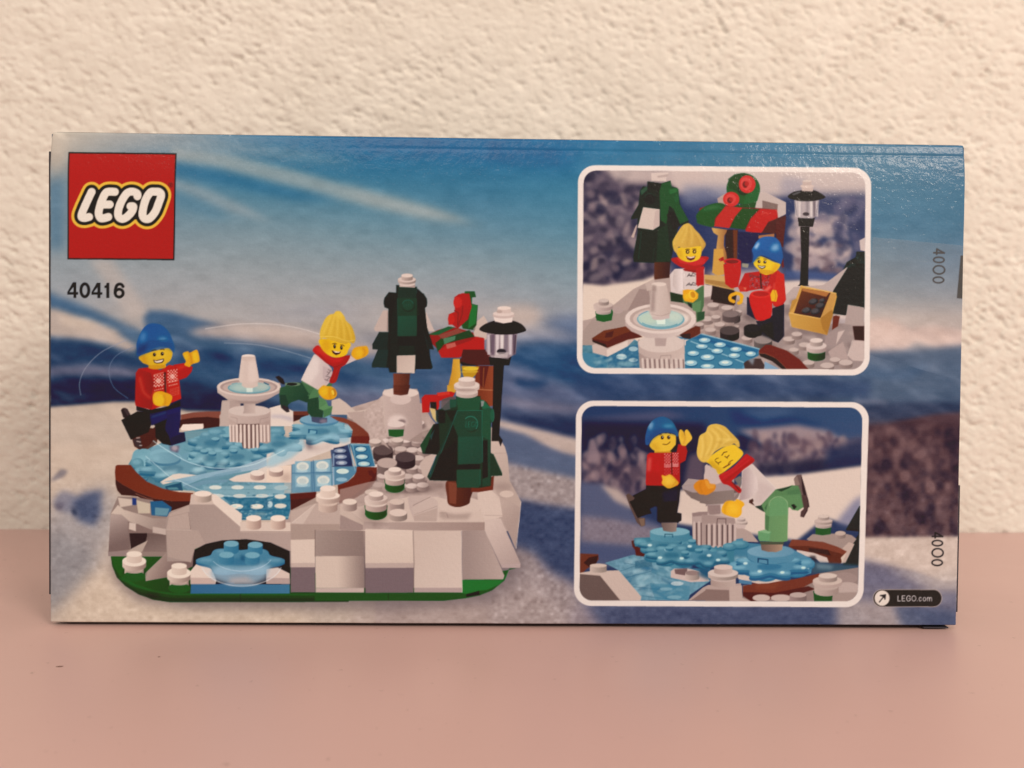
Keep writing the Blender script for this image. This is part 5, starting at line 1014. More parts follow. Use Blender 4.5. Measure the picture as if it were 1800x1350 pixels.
gear(1166, 958, 46, 14, 6, .2, (72,142,166), (28,88,116), (116,182,196), .2, .10); gear(1210, 965, 44, 14, 6, .6, (66,136,162), (28,88,116), (116,182,196), .2, .10)
gear(1180, 974, 46, 16, 6, 0, (76,146,170), (28,88,116), (124,188,202), .2, .12); gear(1240, 978, 46, 16, 6, .4, (72,142,170), (28,88,116), (124,188,202), .2, .12); gear(1352, 994, 72, 20, 7, .2, (76,148,180), (28,92,130), (128,190,208), .18, .12)
for cx, cy in ((1142,958),(1172,966),(1160,980),(1198,981),(1262,984),(1246,976),(1310,990),(1335,1004),(1412,998),(1375,1006),(1212,960)): E(cx, cy, 4, 2.4, (212,226,220), b=.6, a=.85)
for cx, cy in ((1216,950),(1204,970),(1176,962),(1228,966)): cyl(cx, cy, 7, 2.6, 4, (92,160,180), (56,126,152), (36,100,130))
F(1240, 870, .17222)
E(665, 640, 240, 66, (50,112,146)); P("425,570 905,570 908,640 870,680 700,706 520,696 430,650", (70,138,170)); E(665, 575, 240, 62, (106,160,186), g=(430,575,900,575,(88,146,176))); P("530,640 640,655 640,710 530,690", (20,66,96)); P("545,655 630,665 630,705 540,690", (74,140,172)); P("560,480 790,490 780,560 720,582 640,580 570,560", (120,94,82), g=(580,520,780,520,(170,136,112)))
F(1000, 870, .16111); cyl(1100, 400, 215, 44, 66, (112,170,186), (74,148,172), (60,130,156)); S("1045,460 1045,426 1130,428 1130,460", 7, (20,64,86)); P("1000,300 1180,300 1170,395 1120,405 1030,390", (110,90,84), g=(1000,340,1180,340,(150,126,116)))
CUR[0] = 34
P("1230,530 1345,520 1800,520 1800,575 1560,578 1340,560", (170,144,136), a=0)
# lower frontage
CUR[0] = 31
F(1000, 870, .16111)
P("110,850 230,830 540,820 560,840 790,1110 780,1160 110,1160", (200,172,158)); P("110,860 340,880 560,1150 110,1150", (110,88,82)); cyl(320, 768, 92, 20, 60, (206,180,164), (196,170,156))
P("1300,1150 1460,1010 1520,980 1760,990 1800,1010 1800,1150", (180,152,142)); P("1330,1150 1520,1020 1740,1050 1745,1150", (140,112,104)); P("1750,1010 1800,1000 1800,1160 1750,1150", (196,168,156))
F(1240, 870, .17222)
P("0,940 40,930 360,900 380,1050 480,1090 0,1090", (182,154,144)); P("0,960 240,970 245,1090 0,1090", (140,112,104)); P("245,940 370,920 375,1050 470,1090 245,1090", (190,162,150))
cyl(180, 850, 128, 36, 60, (196,170,160), (170,142,132), (190,164,152)); cyl(178, 795, 154, 44, 34, (206,182,170), (190,164,152)); cyl(180, 735, 94, 26, 50, (206,180,168), (176,148,138), (196,170,158))
# boy 2
CUR[0] = 32
F(1000, 690, .16111)
P("1190,560 1270,570 1290,640 1270,740 1200,780 1160,700", (176,28,30)); P("1195,440 1215,402 1250,430 1262,470 1262,420 1290,404 1335,470 1338,510 1290,560 1270,580 1225,570 1200,500", (232,178,56), sm=1); S("1255,440 1265,500 1250,560", 8, (190,116,40), b=.8, sm=1); P("1215,402 1252,432 1258,500 1230,500", (206,150,40), b=1, a=.5)
P("840,1000 1220,960 1200,1200 1190,1250 1170,1360 1225,1320 1225,1380 1190,1420 1020,1440 960,1400 960,1250 880,1200 860,1300 760,1360 660,1190 700,1120 840,1050", (20,20,34)); P("1010,1080 1200,1040 1190,1200 1170,1250 1030,1240", (24,32,60), b=1.5, a=.8)
F(1000, 870, .16111)
P("620,0 650,-20 720,30 700,60 740,240 830,250 830,330 790,345 740,300 660,120", (96,74,66)); P("760,260 820,250 825,330 790,340", (140,110,90), a=.7); P("660,70 760,30 900,50 960,110 880,150 900,200 850,210 750,250", (16,16,26)); P("960,80 1180,60 1180,190 1225,200 1225,280 1180,300 970,295", (18,20,40)); P("1000,300 1180,300 1170,380 1120,390 1030,375", (110,90,84), g=(1000,340,1180,340,(150,126,116)))
F(1000, 690, .16111)
P("850,680 880,655 1180,650 1210,750 1210,980 1180,1020 840,1010 835,980", (190,34,34), g=(850,800,1200,800,(176,28,30))); P("840,850 900,850 1000,900 1020,1010 838,1010", (166,24,28), b=3, a=.5, ids=False)
S("880,720 870,850", 26, (232,130,110), b=2, a=.7, ids=False); S("970,760 960,860", 10, (220,90,80), b=2, a=.5, ids=False)
for yy_ in range(14):
    for xx_ in range(5):
        if (yy_+xx_) % 2 == 0 or yy_ in (7, 8):
            s_ = 7 if yy_ < 9 else 4
            E(1045+xx_*15, 672+yy_*17, s_, s_*.9, (236,190,180), a=.85); E(1135+xx_*13, 664+yy_*17, s_, s_*.9, (236,190,180), a=.85)
S("1115,660 1122,890", 13, (96,24,28))
P("1010,900 1050,910 1100,893 1150,930 1195,985 1160,1020 1090,1045 1040,1020 1010,985 1020,950", (232,174,46), g=(1020,900,1160,1030,(214,150,40)), sm=1); E(1090, 960, 60, 50, (242,198,70), b=3, a=.6, ids=False); S("1110,910 1170,960 1120,1030", 5, (190,120,30), a=.6)
P("930,620 1120,615 1115,655 930,655", (206,150,44)); P("880,560 930,490 1040,440 1150,460 1165,500 1160,580 1140,620 1040,640 940,635 890,600", (230,180,52), sm=1); P("890,570 940,540 1000,630 930,630", (206,150,40), b=2, a=.6, ids=False)
P("1100,640 1170,560 1180,500 1200,520 1170,620 1130,650", (22,28,40))
E(1016, 490, 17, 20, (50,28,18)); E(1086, 488, 17, 20, (50,28,18)); E(1021, 484, 6, 6, (230,220,200)); E(1091, 482, 6, 6, (230,220,200)); S("990,462 1010,456", 6, (70,40,20)); S("1045,440 1080,436 1105,446", 10, (50,30,20)); S("1022,562 1060,566 1090,550 1100,535", 6, (70,36,20), sm=1)
P("835,560 832,480 850,400 880,340 930,290 1000,262 1060,272 1120,310 1160,370 1185,430 1190,470 1175,480 1150,450 1060,435 980,450 900,510 865,570", (28,86,138), g=(850,400,1180,400,(30,96,134)), sm=1); P("850,500 930,410 1060,375 1170,420 1185,470 1150,450 1060,435 980,450 900,510 865,565 840,550", (24,72,124), b=1.5, a=.8)
E(890, 360, 24, 46, (150,180,204), rot=15, b=2.5, a=.8, ids=False); E(1080, 365, 60, 12, (120,176,200), b=2, a=.8, ids=False)
# girl 2
CUR[0] = 33
F(1240, 690, .17222)
P("900,880 930,840 975,835 1010,960 1050,1100 1060,1170 960,1170", (110,86,82)); P("900,890 930,850 960,940 920,950", (140,114,104)); P("975,835 1010,960 1055,1160 1035,1170 985,1000", (56,40,42))
P("570,1140 700,990 800,970 880,945 945,950 975,1040 990,1170 560,1170", (92,130,84)); P("720,990 880,950 850,975 770,1010", (50,70,50)); P("830,1000 960,980 985,1165 850,1165", (80,118,78), b=1, a=.8); P(ell(742, 1160, 104, 100), (104,146,96)); S([tuple(v) for v in ell(742, 1160, 104, 98, 0, 20, 200, 350)], 5, (150,180,130), a=.8)
F(1240, 870, .17222)
P("440,60 480,40 600,120 680,40 640,180 590,170 520,130", (46,60,50)); P("430,70 470,40 520,90 500,110", (80,46,40)); P("570,110 680,10 960,-10 1000,120 940,160 880,150 840,100 830,200 700,230 610,190", (96,136,88)); P("600,130 650,60 640,200", (70,106,70)); P("870,100 900,90 930,120 900,150", (30,44,36)); P("980,0 1030,0 1048,80 1040,160 1000,230 965,220 970,170 1000,140", (86,62,60)); S("1035,20 1045,110 1000,220", 6, (50,34,36), sm=1)
P("605,200 640,60 700,20 760,14 820,50 842,120 835,470 780,480 560,470 540,440 540,370 640,380 605,330", (104,142,94), g=(610,300,840,300,(112,150,98))); P("650,90 700,30 760,18 820,55 840,120 838,200 650,220", (106,150,100)); S([tuple(v) for v in ell(742, 110, 96, 94, 0, 20, 180, 350)], 5, (160,186,140), a=.8); P("535,370 600,355 670,375 660,400 650,470 550,470 535,440", (104,152,104)); P("535,370 600,355 668,375 640,395", (130,172,124)); P("610,200 650,220 640,370 605,350", (84,120,78)); S("835,60 836,460", 4, (150,180,134), a=.6)
P("560,480 790,490 780,560 720,582 640,580 570,560", (120,94,82), g=(580,520,780,520,(170,136,112))); P("550,475 800,478 795,505 560,505", (80,84,66))
F(1240, 690, .17222)
P("370,780 460,715 480,730 720,980 560,1150 500,1160 460,1080 440,1120 400,1160 320,1090 360,1000", (206,182,172)); P("380,800 440,760 520,860 540,1000 440,1080 340,1100 365,960", (176,150,146), g=(380,900,540,900,(220,196,186))); P("540,900 700,980 560,1140 500,1100", (196,170,162), b=2, a=.7); S("480,735 720,980", 4, (226,206,196), a=.8); P("290,880 350,850 370,870 350,970", (120,110,104)); P("440,1100 480,1080 490,1110 450,1120", (80,50,44))
P("-120,940 -60,890 0,900 90,930 100,980 60,1020 0,1045 -60,1020 -110,990", (214,130,38), sm=1); P("0,890 40,930 90,930 70,960 20,970", (226,150,60), a=.7)
P("140,840 280,760 400,635 440,640 495,680 480,715 380,790 300,870 270,910 360,980 340,1025 240,950 180,930 150,890", (184,32,36), sm=1); S("160,850 300,760 420,655", 14, (206,60,54), a=.8, b=1, sm=1); S("200,900 330,800 470,700", 12, (150,20,28), a=.8, b=1, sm=1); S("270,910 345,1000", 10, (70,24,36), a=.8); S("170,880 320,780 450,680", 10, (214,70,60), a=.8, b=1, sm=1)
P("0,700 60,640 180,560 280,530 330,560 375,600 375,640 300,720 150,830 100,800 40,730", (234,186,44), sm=1); P("20,720 80,780 145,830 180,800 60,690", (200,146,34), b=2, a=.7, ids=False)
S("95,690 110,672 130,668", 5, (70,40,16)); S("100,700 125,720 155,705", 7, (80,44,18)); S("128,722 132,735", 5, (80,44,18)); S("165,640 185,610 215,604", 7, (70,40,16)); S("195,650 215,662 238,640", 7, (80,44,18)); S("215,662 222,672", 5, (80,44,18)); S("180,765 215,745 240,730", 9, (150,90,44)); S("230,730 245,705 275,688", 6, (90,50,20), sm=1); S("185,768 245,735 255,715", 5, (100,56,24))
P("0,400 20,350 60,325 130,322 200,350 250,400 300,450 340,500 345,555 320,550 290,520 250,540 170,560 100,600 60,640 0,710 -60,690 -90,620 -80,520 -60,440", (224,178,78), sm=1, g=(-60,450,330,450,(214,170,72)))
for q_ in ("20,400 60,460 40,560 0,640", "60,380 120,440 110,540 60,620", "110,350 200,410 240,470 160,530", "130,470 220,480 300,480", "-40,460 -30,560 -50,660"): S(q_, 12, (240,204,110), a=.6, b=1.2, sm=1, ids=False)
for q_ in ("40,390 90,460 70,560 20,650", "90,360 160,430 150,520 90,600", "150,350 250,430 310,500", "100,500 200,520 290,500", "-10,430 0,560 -30,680"): S(q_, 7, (180,132,50), a=.55, b=1, sm=1, ids=False)
F(1240, 870, .17222)
P("165,130 200,70 250,55 300,60 320,40 380,70 395,100 370,130 365,190 320,230 240,215 170,180", (236,168,38), sm=1); E(280, 140, 60, 60, (244,192,54), b=3, a=.6, ids=False); S("235,60 200,110 195,190", 8, (190,120,24), a=.7, b=.8, sm=1)
F(1000, 690, .16111)
P("1480,800 1500,780 1600,840 1640,930 1600,1000 1530,990 1480,900", (196,170,162)); P("1365,1010 1400,970 1490,942 1525,965 1545,1012 1592,1000 1590,1045 1560,1085 1450,1112 1395,1080", (216,130,36), sm=1); P("1480,950 1520,965 1540,1015 1590,1002 1580,1040 1520,1050 1490,1010", (230,156,56), a=.7); S("1440,965 1425,1020 1450,1090", 7, (170,92,22), a=.7, b=.8, sm=1)
CLIP[0] = None
# ---------------------------------------------------------------- web badge
F(1500, 860, .2)
CUR[0] = 40
P(rquad((172,878), (780,880), (779,1036), (170,1034), 76), (190,166,154)); P(rquad((177,883), (775,885), (774,1031), (175,1029), 72), (34,28,28)); E(252, 956, 66, 68, (216,194,178)); E(252, 956, 60, 62, (222,200,184))
CUR[0] = 41
S("228,990 268,940", 9, (50,44,44)); P("238,936 280,924 276,966 262,950 250,944", (50,44,44)); S("236,934 282,926 276,966", 10, (50,44,44))
x = 388
for ch, w in (('L', 28), ('E', 30), ('G', 36), ('O', 38), ('.', 8), ('c', 26), ('v', 28), ('m', 42)):
    glyph(ch, x, 981+(x-388)*.004, 45 if ch in 'LEGO' else 47, w, 7, (206,190,184)); x += w+{'O': 8, '.': 8}.get(ch, 10)
# ---------------------------------------------------------------- turned batch codes
def code(cx, cy, h, adv, cu, tilt):
    F(); CUR[0] = cu; t = np.radians(90+tilt); c, s = np.cos(t), np.sin(t); u = 0
    for ch, w, k in (('4', 9.5, 1), ('0', 10.5, 1), ('0', 16, 1.08), ('0', 11, 1)):
        glyph(ch, u, 0, h*k, w, 2.5, (30,28,32), tf=lambda a, b, c=c, s=s: (cx+a*c-b*s, cy+a*s+b*c)); u += w+adv
code(1641.5, 437.5, 18.6, 4.3, 42, 1.5)
code(1638.5, 936, 18.2, 3.8, 43, .5)
CUR[0] = 44
P("1689,449 1704,449 1704,526 1682,524", (34,28,30), g=(1684,480,1702,480,(52,44,44)))

# rubbed spots where the white board shows through the ink along the folds
CUR[0] = 0; F()
wr = np.random.RandomState(5)
for x_, w_ in ((497,3),(556,3.5),(650,4),(655,3),(784,3),(140,2),(245,2),(1020,3),(1100,2),(1263,3),(1440,2),(905,2)):
    E(x_, 1094.3+(x_-88)*.0046, w_, .9, (228,206,190), ids=False)
for _ in range(40):
    x_ = wr.uniform(240, 1690); E(x_, 229.5+(x_-88)*.0146+wr.uniform(0, 1.6), wr.uniform(.6, 2.4), .6, (206,200,196), ids=False, a=.75)
for _ in range(26):
    y_ = wr.uniform(860, 1096); E(1699.3-(y_-252)*.0218, y_, .7, wr.uniform(1, 5), (214,196,184), ids=False, a=.7)
for _ in range(20):
    y_ = wr.uniform(232, 1090); E(88.2, y_, .8, wr.uniform(1, 6), (214,192,172), ids=False, a=.6)
P("88,229 104,230 118,246 100,240", (226,204,182), b=2, a=.5, ids=False)
# the blue plastic prints paler and greyer than pure process cyan
m_ = np.isin(IDS, (4, 21, 31, 9, 27, 34))*np.clip((INK[..., 2]-INK[..., 0]-40)/40, 0, 1)*np.clip((INK[..., 1]-90)/50, 0, 1)
INK = INK*(1-.24*m_[..., None])+(INK.mean(2, keepdims=True)*np.array((1.02, .99, .97)))*.24*m_[..., None]
m_ = np.isin(IDS, (5, 6, 22, 29, 39))*np.clip((95-INK.mean(2))/60, 0, 1)          # the dark greens print a little open
INK = INK+m_[..., None]*np.array((5, 12, 9))
m_ = (IDS == 4)*np.clip((INK.mean(2)-125)/40, 0, 1)*np.clip((34-abs(INK[..., 0]-INK[..., 2]-34))/20, 0, 1)
INK = (INK+m_[..., None]*np.array((9, 8, 7))).astype(np.float32)
# ================================================================ materials
def lin(c):
    c = np.asarray(c, np.float64)/255.
    return np.where(c <= .04045, c/12.92, ((c+.055)/1.055)**2.4)

def material(name, col=(.8, .8, .8), rough=.5, coat=0, coat_rough=.1, spec=.5):
    mt = bpy.data.materials.new(name); mt.use_nodes = True
    b = mt.node_tree.nodes['Principled BSDF']
    b.inputs['Base Color'].default_value = (*col, 1); b.inputs['Roughness'].default_value = rough
    b.inputs['Coat Weight'].default_value = coat; b.inputs['Coat Roughness'].default_value = coat_rough
    b.inputs['Specular IOR Level'].default_value = spec
    return mt, mt.node_tree, b

def noise_tex(nt, scale, detail=4, rough=.55, coord='Object', stretch=None):
    tc = nt.nodes.new('ShaderNodeTexCoord'); n = nt.nodes.new('ShaderNodeTexNoise')
    n.inputs['Scale'].default_value = scale; n.inputs['Detail'].default_value = detail; n.inputs['Roughness'].default_value = rough
    if stretch:
        mp = nt.nodes.new('ShaderNodeMapping'); mp.inputs['Scale'].default_value = stretch
        nt.links.new(tc.outputs[coord], mp.inputs[0]); nt.links.new(mp.outputs[0], n.inputs['Vector'])
    else: nt.links.new(tc.outputs[coord], n.inputs['Vector'])
    return n

def bump(nt, b, tex, strength, dist, sock='Normal'):
    bp = nt.nodes.new('ShaderNodeBump'); bp.inputs['Strength'].default_value = strength; bp.inputs['Distance'].default_value = dist
    nt.links.new(tex.outputs[0], bp.inputs['Height']); nt.links.new(bp.outputs[0], b.inputs[sock]); return bp

# printed, varnished board: ink colour comes from the mesh, fine grain in the varnish
ink, nt, b = material('printed_board', rough=.45, coat=.3, coat_rough=.13, spec=.2)
at = nt.nodes.new('ShaderNodeAttribute'); at.attribute_name = 'ink'
nt.links.new(at.outputs['Color'], b.inputs['Base Color'])
ng = noise_tex(nt, 900, 2, .6); bump(nt, b, ng, .30, .0002)
n2 = noise_tex(nt, 420, 3, .6); bump(nt, b, n2, .8, .0004, 'Coat Normal')

blue, nt, b = material('printed_board_blue', (.030, .085, .16), .4, .3, .2)
n = noise_tex(nt, 60, 3); r = nt.nodes.new('ShaderNodeValToRGB')
r.color_ramp.elements[0].color = (.022, .05, .10, 1); r.color_ramp.elements[1].color = (.05, .11, .18, 1)
nt.links.new(n.outputs[0], r.inputs[0]); nt.links.new(r.outputs[0], b.inputs['Base Color'])
dark, nt, b = material('flap_and_shade_board', (.03, .03, .045), .6)  # dark board of the flaps; on top and bottom panels it paints shade
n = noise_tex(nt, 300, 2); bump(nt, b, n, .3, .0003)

film, nt, b = material('clear_film', (.55, .60, .64), .16, 0, .1, .5)
b.inputs['Alpha'].default_value = .11
n = noise_tex(nt, 300, 3); bump(nt, b, n, .4, .0003)

# ================================================================ mesh helpers
def mesh_object(name, verts, faces, mat, parent=None, smooth=False, colors=None):
    me = bpy.data.meshes.new(name); verts = np.asarray(verts, np.float32); faces = np.asarray(faces, np.int32)
    me.vertices.add(len(verts)); me.vertices.foreach_set('co', verts.ravel())
    k = faces.shape[1]; me.loops.add(faces.size); me.loops.foreach_set('vertex_index', faces.ravel())
    me.polygons.add(len(faces)); me.polygons.foreach_set('loop_start', np.arange(0, faces.size, k, dtype=np.int32))
    me.polygons.foreach_set('loop_total', np.full(len(faces), k, np.int32))
    me.update(calc_edges=True); me.validate()
    me.polygons.foreach_set('use_smooth', np.full(len(me.polygons), smooth, bool))
    if colors is not None:
        at = me.color_attributes.new('ink', 'FLOAT_COLOR', 'POINT')
        c4 = np.ones((len(verts), 4), np.float32); c4[:, :3] = colors; at.data.foreach_set('color', c4.ravel())
    me.materials.append(mat)
    o = bpy.data.objects.new(name, me); scene.collection.objects.link(o)
    if parent: o.parent = parent
    return o

def box_mesh(name, lo, hi, mat, parent=None, bevel=0):
    x0, y0, z0 = lo; x1, y1, z1 = hi
    v = [(x0,y0,z0),(x1,y0,z0),(x1,y1,z0),(x0,y1,z0),(x0,y0,z1),(x1,y0,z1),(x1,y1,z1),(x0,y1,z1)]
    f = [(3,2,1,0),(4,5,6,7),(0,1,5,4),(1,2,6,5),(2,3,7,6),(3,0,4,7)]
    o = mesh_object(name, np.array(v)*CM, f, mat, parent)
    if bevel:
        md = o.modifiers.new('bevel', 'BEVEL'); md.width = bevel*CM; md.segments = 2
    return o

# ================================================================ the wall behind and the table
WN = (23.51+21.93, 13.84-13.10)                         # direction of the wall's foot on the table (cm)
wl = math.hypot(*WN); wx, wy = WN[0]/wl, WN[1]/wl       # unit vector along the wall
def wall_y(x): return 13.10+(x+21.93)*WN[1]/WN[0]
plaster, nt, b = material('rough_plaster', (.80, .78, .735), .92, spec=.2)
n = noise_tex(nt, 55, 5, .6); r = nt.nodes.new('ShaderNodeValToRGB'); r.color_ramp.elements[0].position = .3; r.color_ramp.elements[1].position = .7
r.color_ramp.elements[0].color = (.735, .715, .665, 1); r.color_ramp.elements[1].color = (.812, .80, .755, 1)
nt.links.new(n.outputs[0], r.inputs[0]); nt.links.new(r.outputs[0], b.inputs['Base Color'])
n = noise_tex(nt, 700, 3, .6); bump(nt, b, n, .35, .0006)
step = .075; nu, nv = 1360, 740
U = np.arange(nu)*step-nu*step/2; V = np.arange(nv)*step-.3
rng = np.random.RandomState(11)
def slant(a, k):                                        # the trowel ran diagonally: shear the relief along it
    j = (np.arange(nv)[:, None]*k).astype(int); i = (np.arange(nu)[None, :]+j) % a.shape[1]
    return a[np.arange(nv)[:, None], i]
h1 = slant(fbm(nv, nu, 4.4, 2, 3.6, seed=101), .45); h2 = slant(fbm(nv, nu, 2.9, 2, 2.4, seed=202), .6); h3 = noise(nv, nu, 2.2, 1.8, seed=303); big = fbm(nv, nu, 60, 2, 50, seed=404)
mod = np.clip(1+.22*fbm(nv, nu, 45, 2, 35, seed=505), .6, 1.5)
# plaster thrown and lightly smeared: soft lumps, with small sharp hollows left between them
hollow = np.clip(-(h1*.6+h2*.7)-.45, 0, 1.6)
relief = (np.clip(h1*.6+h2*.5, -1.3, 1.1)*.031-hollow*.056)*mod+h3*.005+big*.012
uu, vv = np.meshgrid(U, V); x0 = uu*wx; y0 = wall_y(0)+uu*wy
X = x0+wy*relief; Y = y0-wx*relief
wv = np.stack([X, Y, vv], 2).reshape(-1, 3)*CM
idx = np.arange(nu*nv).reshape(nv, nu)
wf = np.stack([idx[:-1, :-1], idx[:-1, 1:], idx[1:, 1:], idx[1:, :-1]], 2).reshape(-1, 4)
# the wall runs on, plain, to both sides and upwards
W0, W1_, V0, V1 = U[0], U[-1], V[0], V[-1]
ext = []
for a0, a1, b0, b1 in ((-170, W0, V0, 170), (W1_, 170, V0, 170), (W0, W1_, V1, 170)):
    ext += [(a0*wx, wall_y(0)+a0*wy, b0), (a1*wx, wall_y(0)+a1*wy, b0), (a1*wx, wall_y(0)+a1*wy, b1), (a0*wx, wall_y(0)+a0*wy, b1)]
wv = np.concatenate([wv, np.array(ext)*CM]); wf = np.concatenate([wf, nu*nv+np.arange(12).reshape(3, 4)])
wall = mesh_object('wall', wv, wf, plaster, smooth=True); wall['kind'] = 'structure'

lam, nt, b = material('table_lacquer', (.56, .38, .345), .38, .25, .3, .4)
n = noise_tex(nt, 9, 3, .5); r = nt.nodes.new('ShaderNodeValToRGB'); r.color_ramp.elements[0].position = .3; r.color_ramp.elements[1].position = .75
r.color_ramp.elements[0].color = (.575, .388, .366, 1); r.color_ramp.elements[1].color = (.615, .412, .388, 1)
nt.links.new(n.outputs[0], r.inputs[0]); nt.links.new(r.outputs[0], b.inputs['Base Color'])
n = noise_tex(nt, 120, 3); bump(nt, b, n, .06, .0005)
# faint scuffs and specks in the lacquer
sp = noise_tex(nt, 420, 2, .5); sr = nt.nodes.new('ShaderNodeValToRGB'); sr.color_ramp.elements[0].position = .22; sr.color_ramp.elements[1].position = .30
sr.color_ramp.elements[0].color = (.72, .68, .66, 1); sr.color_ramp.elements[1].color = (1, 1, 1, 1)
mx = nt.nodes.new('ShaderNodeMix'); mx.data_type = 'RGBA'; mx.blend_type = 'MULTIPLY'; mx.inputs[0].default_value = 1
nt.links.new(sp.outputs[0], sr.inputs[0]); nt.links.new(r.outputs[0], mx.inputs[6]); nt.links.new(sr.outputs[0], mx.inputs[7]); nt.links.new(mx.outputs[2], b.inputs['Base Color'])
sc = noise_tex(nt, 14, 5, .7, stretch=(1, 3, 1)); rr_ = nt.nodes.new('ShaderNodeMapRange'); rr_.inputs[3].default_value = .30; rr_.inputs[4].default_value = .52
nt.links.new(sc.outputs[0], rr_.inputs[0]); nt.links.new(rr_.outputs[0], b.inputs['Roughness'])
table = bpy.data.objects.new('table', None); scene.collection.objects.link(table); table.location = (0, -.12, -.03)
tv = [(-130,-70,0),(130,-70,0),(130,wall_y(130)-.02,0),(-130,wall_y(-130)-.02,0)]; tv = tv+[(x, y, -3) for x, y, _ in tv]
tt = mesh_object('table_top', np.array(tv)*CM, [(0,1,2,3),(7,6,5,4),(0,4,5,1),(1,5,6,2),(2,6,7,3),(3,7,4,0)], lam, table)
tt.matrix_parent_inverse = Matrix.Translation((0, .12, .03))
table['label'] = 'smooth pale pink table top in front of the rough cream wall'; table['category'] = 'table'

# specks lying on the table
speck_m, nt, b = material('dust', (.16, .09, .07), .8)
n = noise_tex(nt, 2000, 2); bump(nt, b, n, .4, .0002)
def speck(x, y, r, lab, s):
    rr = np.random.RandomState(s); v = [(x, y, .0+r*.35)]; k = 9
    for i in range(k):
        a = i*2*math.pi/k; q = r*rr.uniform(.6, 1.3); v.append((x+q*1.5*math.cos(a), y+q*math.sin(a), .001))
    o = mesh_object('crumb', np.array(v)*CM, [(0, i+1, (i+1) % k+1) for i in range(k)], speck_m)
    o['label'] = lab; o['category'] = 'crumb'; o['group'] = 'crumbs on the table'
speck(-11.1, -3.02, .055, 'larger dark crumb lying on the pink table in front of the box', 3)
speck(-8.95, -2.35, .028, 'tiny dark crumb on the pink table between larger crumb and box', 5)

# ================================================================ the carton
BW, BH, Z0, DEP = 26.2, 14.012, .10, 5.6
HW = BW/2
box = bpy.data.objects.new('toy_box', None); scene.collection.objects.link(box); box.location = (0, .028, 0)
box['label'] = 'glossy blue cardboard toy box standing upright with a winter skating scene printed on it'; box['category'] = 'box'
def child(o): o.matrix_parent_inverse = Matrix.Translation((0, -.028, 0)); return o

# the front sheet: a fine grid over the panel, with rolled edges, a crease under the top fold and a slight bow
nx, nz = 1340, 716
gx = np.linspace(-HW, HW, nx+1); gz = np.linspace(0, BH, nz+1)
GX, GZ = np.meshgrid(gx, gz)
def roll(d, r): return np.where(d < r, r-np.sqrt(np.clip(r*r-(r-np.clip(d, 0, r))**2, 0, None)), 0)
dT, dB, dL, dR = BH-GZ, GZ, GX+HW, HW-GX
GY = roll(dT, .10)*.8+roll(dB, .04)*.6+roll(dL, .06)*.8+roll(dR, .06)*.8
GY += .014*np.exp(-((dT-.36)/.05)**2)*np.clip((GX+6)/6, 0, 1)             # scored crease
GY += .11*np.clip(1-dT/1.3, 0, 1)**2                                      # board eases back to the fold
GY -= .045*(1-(GX/HW)**2)*(1-((GZ-BH/2)/(BH/2))**2)                        # bow
wob = fbm(nz+1, nx+1, 120, 3, 90, seed=77)*.004; GY += wob
GY[0] += .0
sx, sz = GX, GZ+Z0
Hm = np.array([[61.43531581, -.11153832, 891.57844946], [1.05360582, -61.36348918, 1103.84196601], [.00067913233, -.00080344333, 1.]])
# where each point of the panel lies on the ink sheet (the sheet is drawn slightly sheared)
def sheet(X, Z):
    w = Hm[2, 0]*X+Hm[2, 1]*Z+Hm[2, 2]
    return (Hm[0, 0]*X+Hm[0, 1]*Z+Hm[0, 2])/w-SX0, (Hm[1, 0]*X+Hm[1, 1]*Z+Hm[1, 2])/w-SY0
px, py = sheet(sx, sz)
def sample(A, px, py):
    x = np.clip(px-.5, 0, SW-1.001); y = np.clip(py-.5, 0, SH-1.001); i = x.astype(int); j = y.astype(int); a = (x-i)[..., None]; c = (y-j)[..., None]
    return A[j, i]*(1-a)*(1-c)+A[j, i+1]*a*(1-c)+A[j+1, i]*(1-a)*c+A[j+1, i+1]*a*c
# light ink on the board is a little brighter than the tracing
INK = INK+np.clip((INK.mean(2, keepdims=True)-140)/60, 0, 1)*6
INK = INK+(INK.mean(2, keepdims=True)-118)*.07
INK = gblur(INK, .4)
INK += (1.3*np.sin(np.arange(SH)*2*np.pi/3.3))[:, None, None]       # screen lines of the print
INK += rng.randn(SH, SW, 1).astype(np.float32)*1.6
col = sample(INK, px, py)
alb = np.clip(lin(np.clip(col, 0, 255))/np.array(ILL)*1.0-.019, .0025, .9)
fx, fy = sheet((sx[:-1, :-1]+sx[1:, 1:])/2, (sz[:-1, :-1]+sz[1:, 1:])/2)
FID = IDS[np.clip(fy.astype(int), 0, SH-1), np.clip(fx.astype(int), 0, SW-1)]
cz = sz+.045*np.clip((GX+HW-.3)/BW, 0, 1)*np.exp(-GZ/.12)             # lower edge lifts a little towards the right
co = np.stack([GX, GY, cz], 2).reshape(-1, 3)*CM; al = alb.reshape(-1, 3)
gi = np.arange((nx+1)*(nz+1)).reshape(nz+1, nx+1)
quads = np.stack([gi[:-1, :-1], gi[:-1, 1:], gi[1:, 1:], gi[1:, :-1]], 2)
def region(name, ids, parent, label=None):
    mk = np.isin(FID, ids); q = quads[mk]
    if not len(q): return None
    u, inv = np.unique(q, return_inverse=True)
    o = child(mesh_object(name, co[u], inv.reshape(q.shape), ink, parent, smooth=True, colors=al[u])) if parent is box else \
        mesh_object(name, co[u], inv.reshape(q.shape), ink, parent, smooth=True, colors=al[u])
    if label: o['label'] = label
    return o
front = region('front_panel', [0], box)
region('logo_lettering', [2], region('logo', [1], box))
region('product_number', [3], box)
ps = region('playset_picture', [4], box)
region('toy_tree', [5], ps, 'printed dark green tree at the back of the playset')
region('toy_tree', [6], ps, 'printed green tree at the front of the playset')
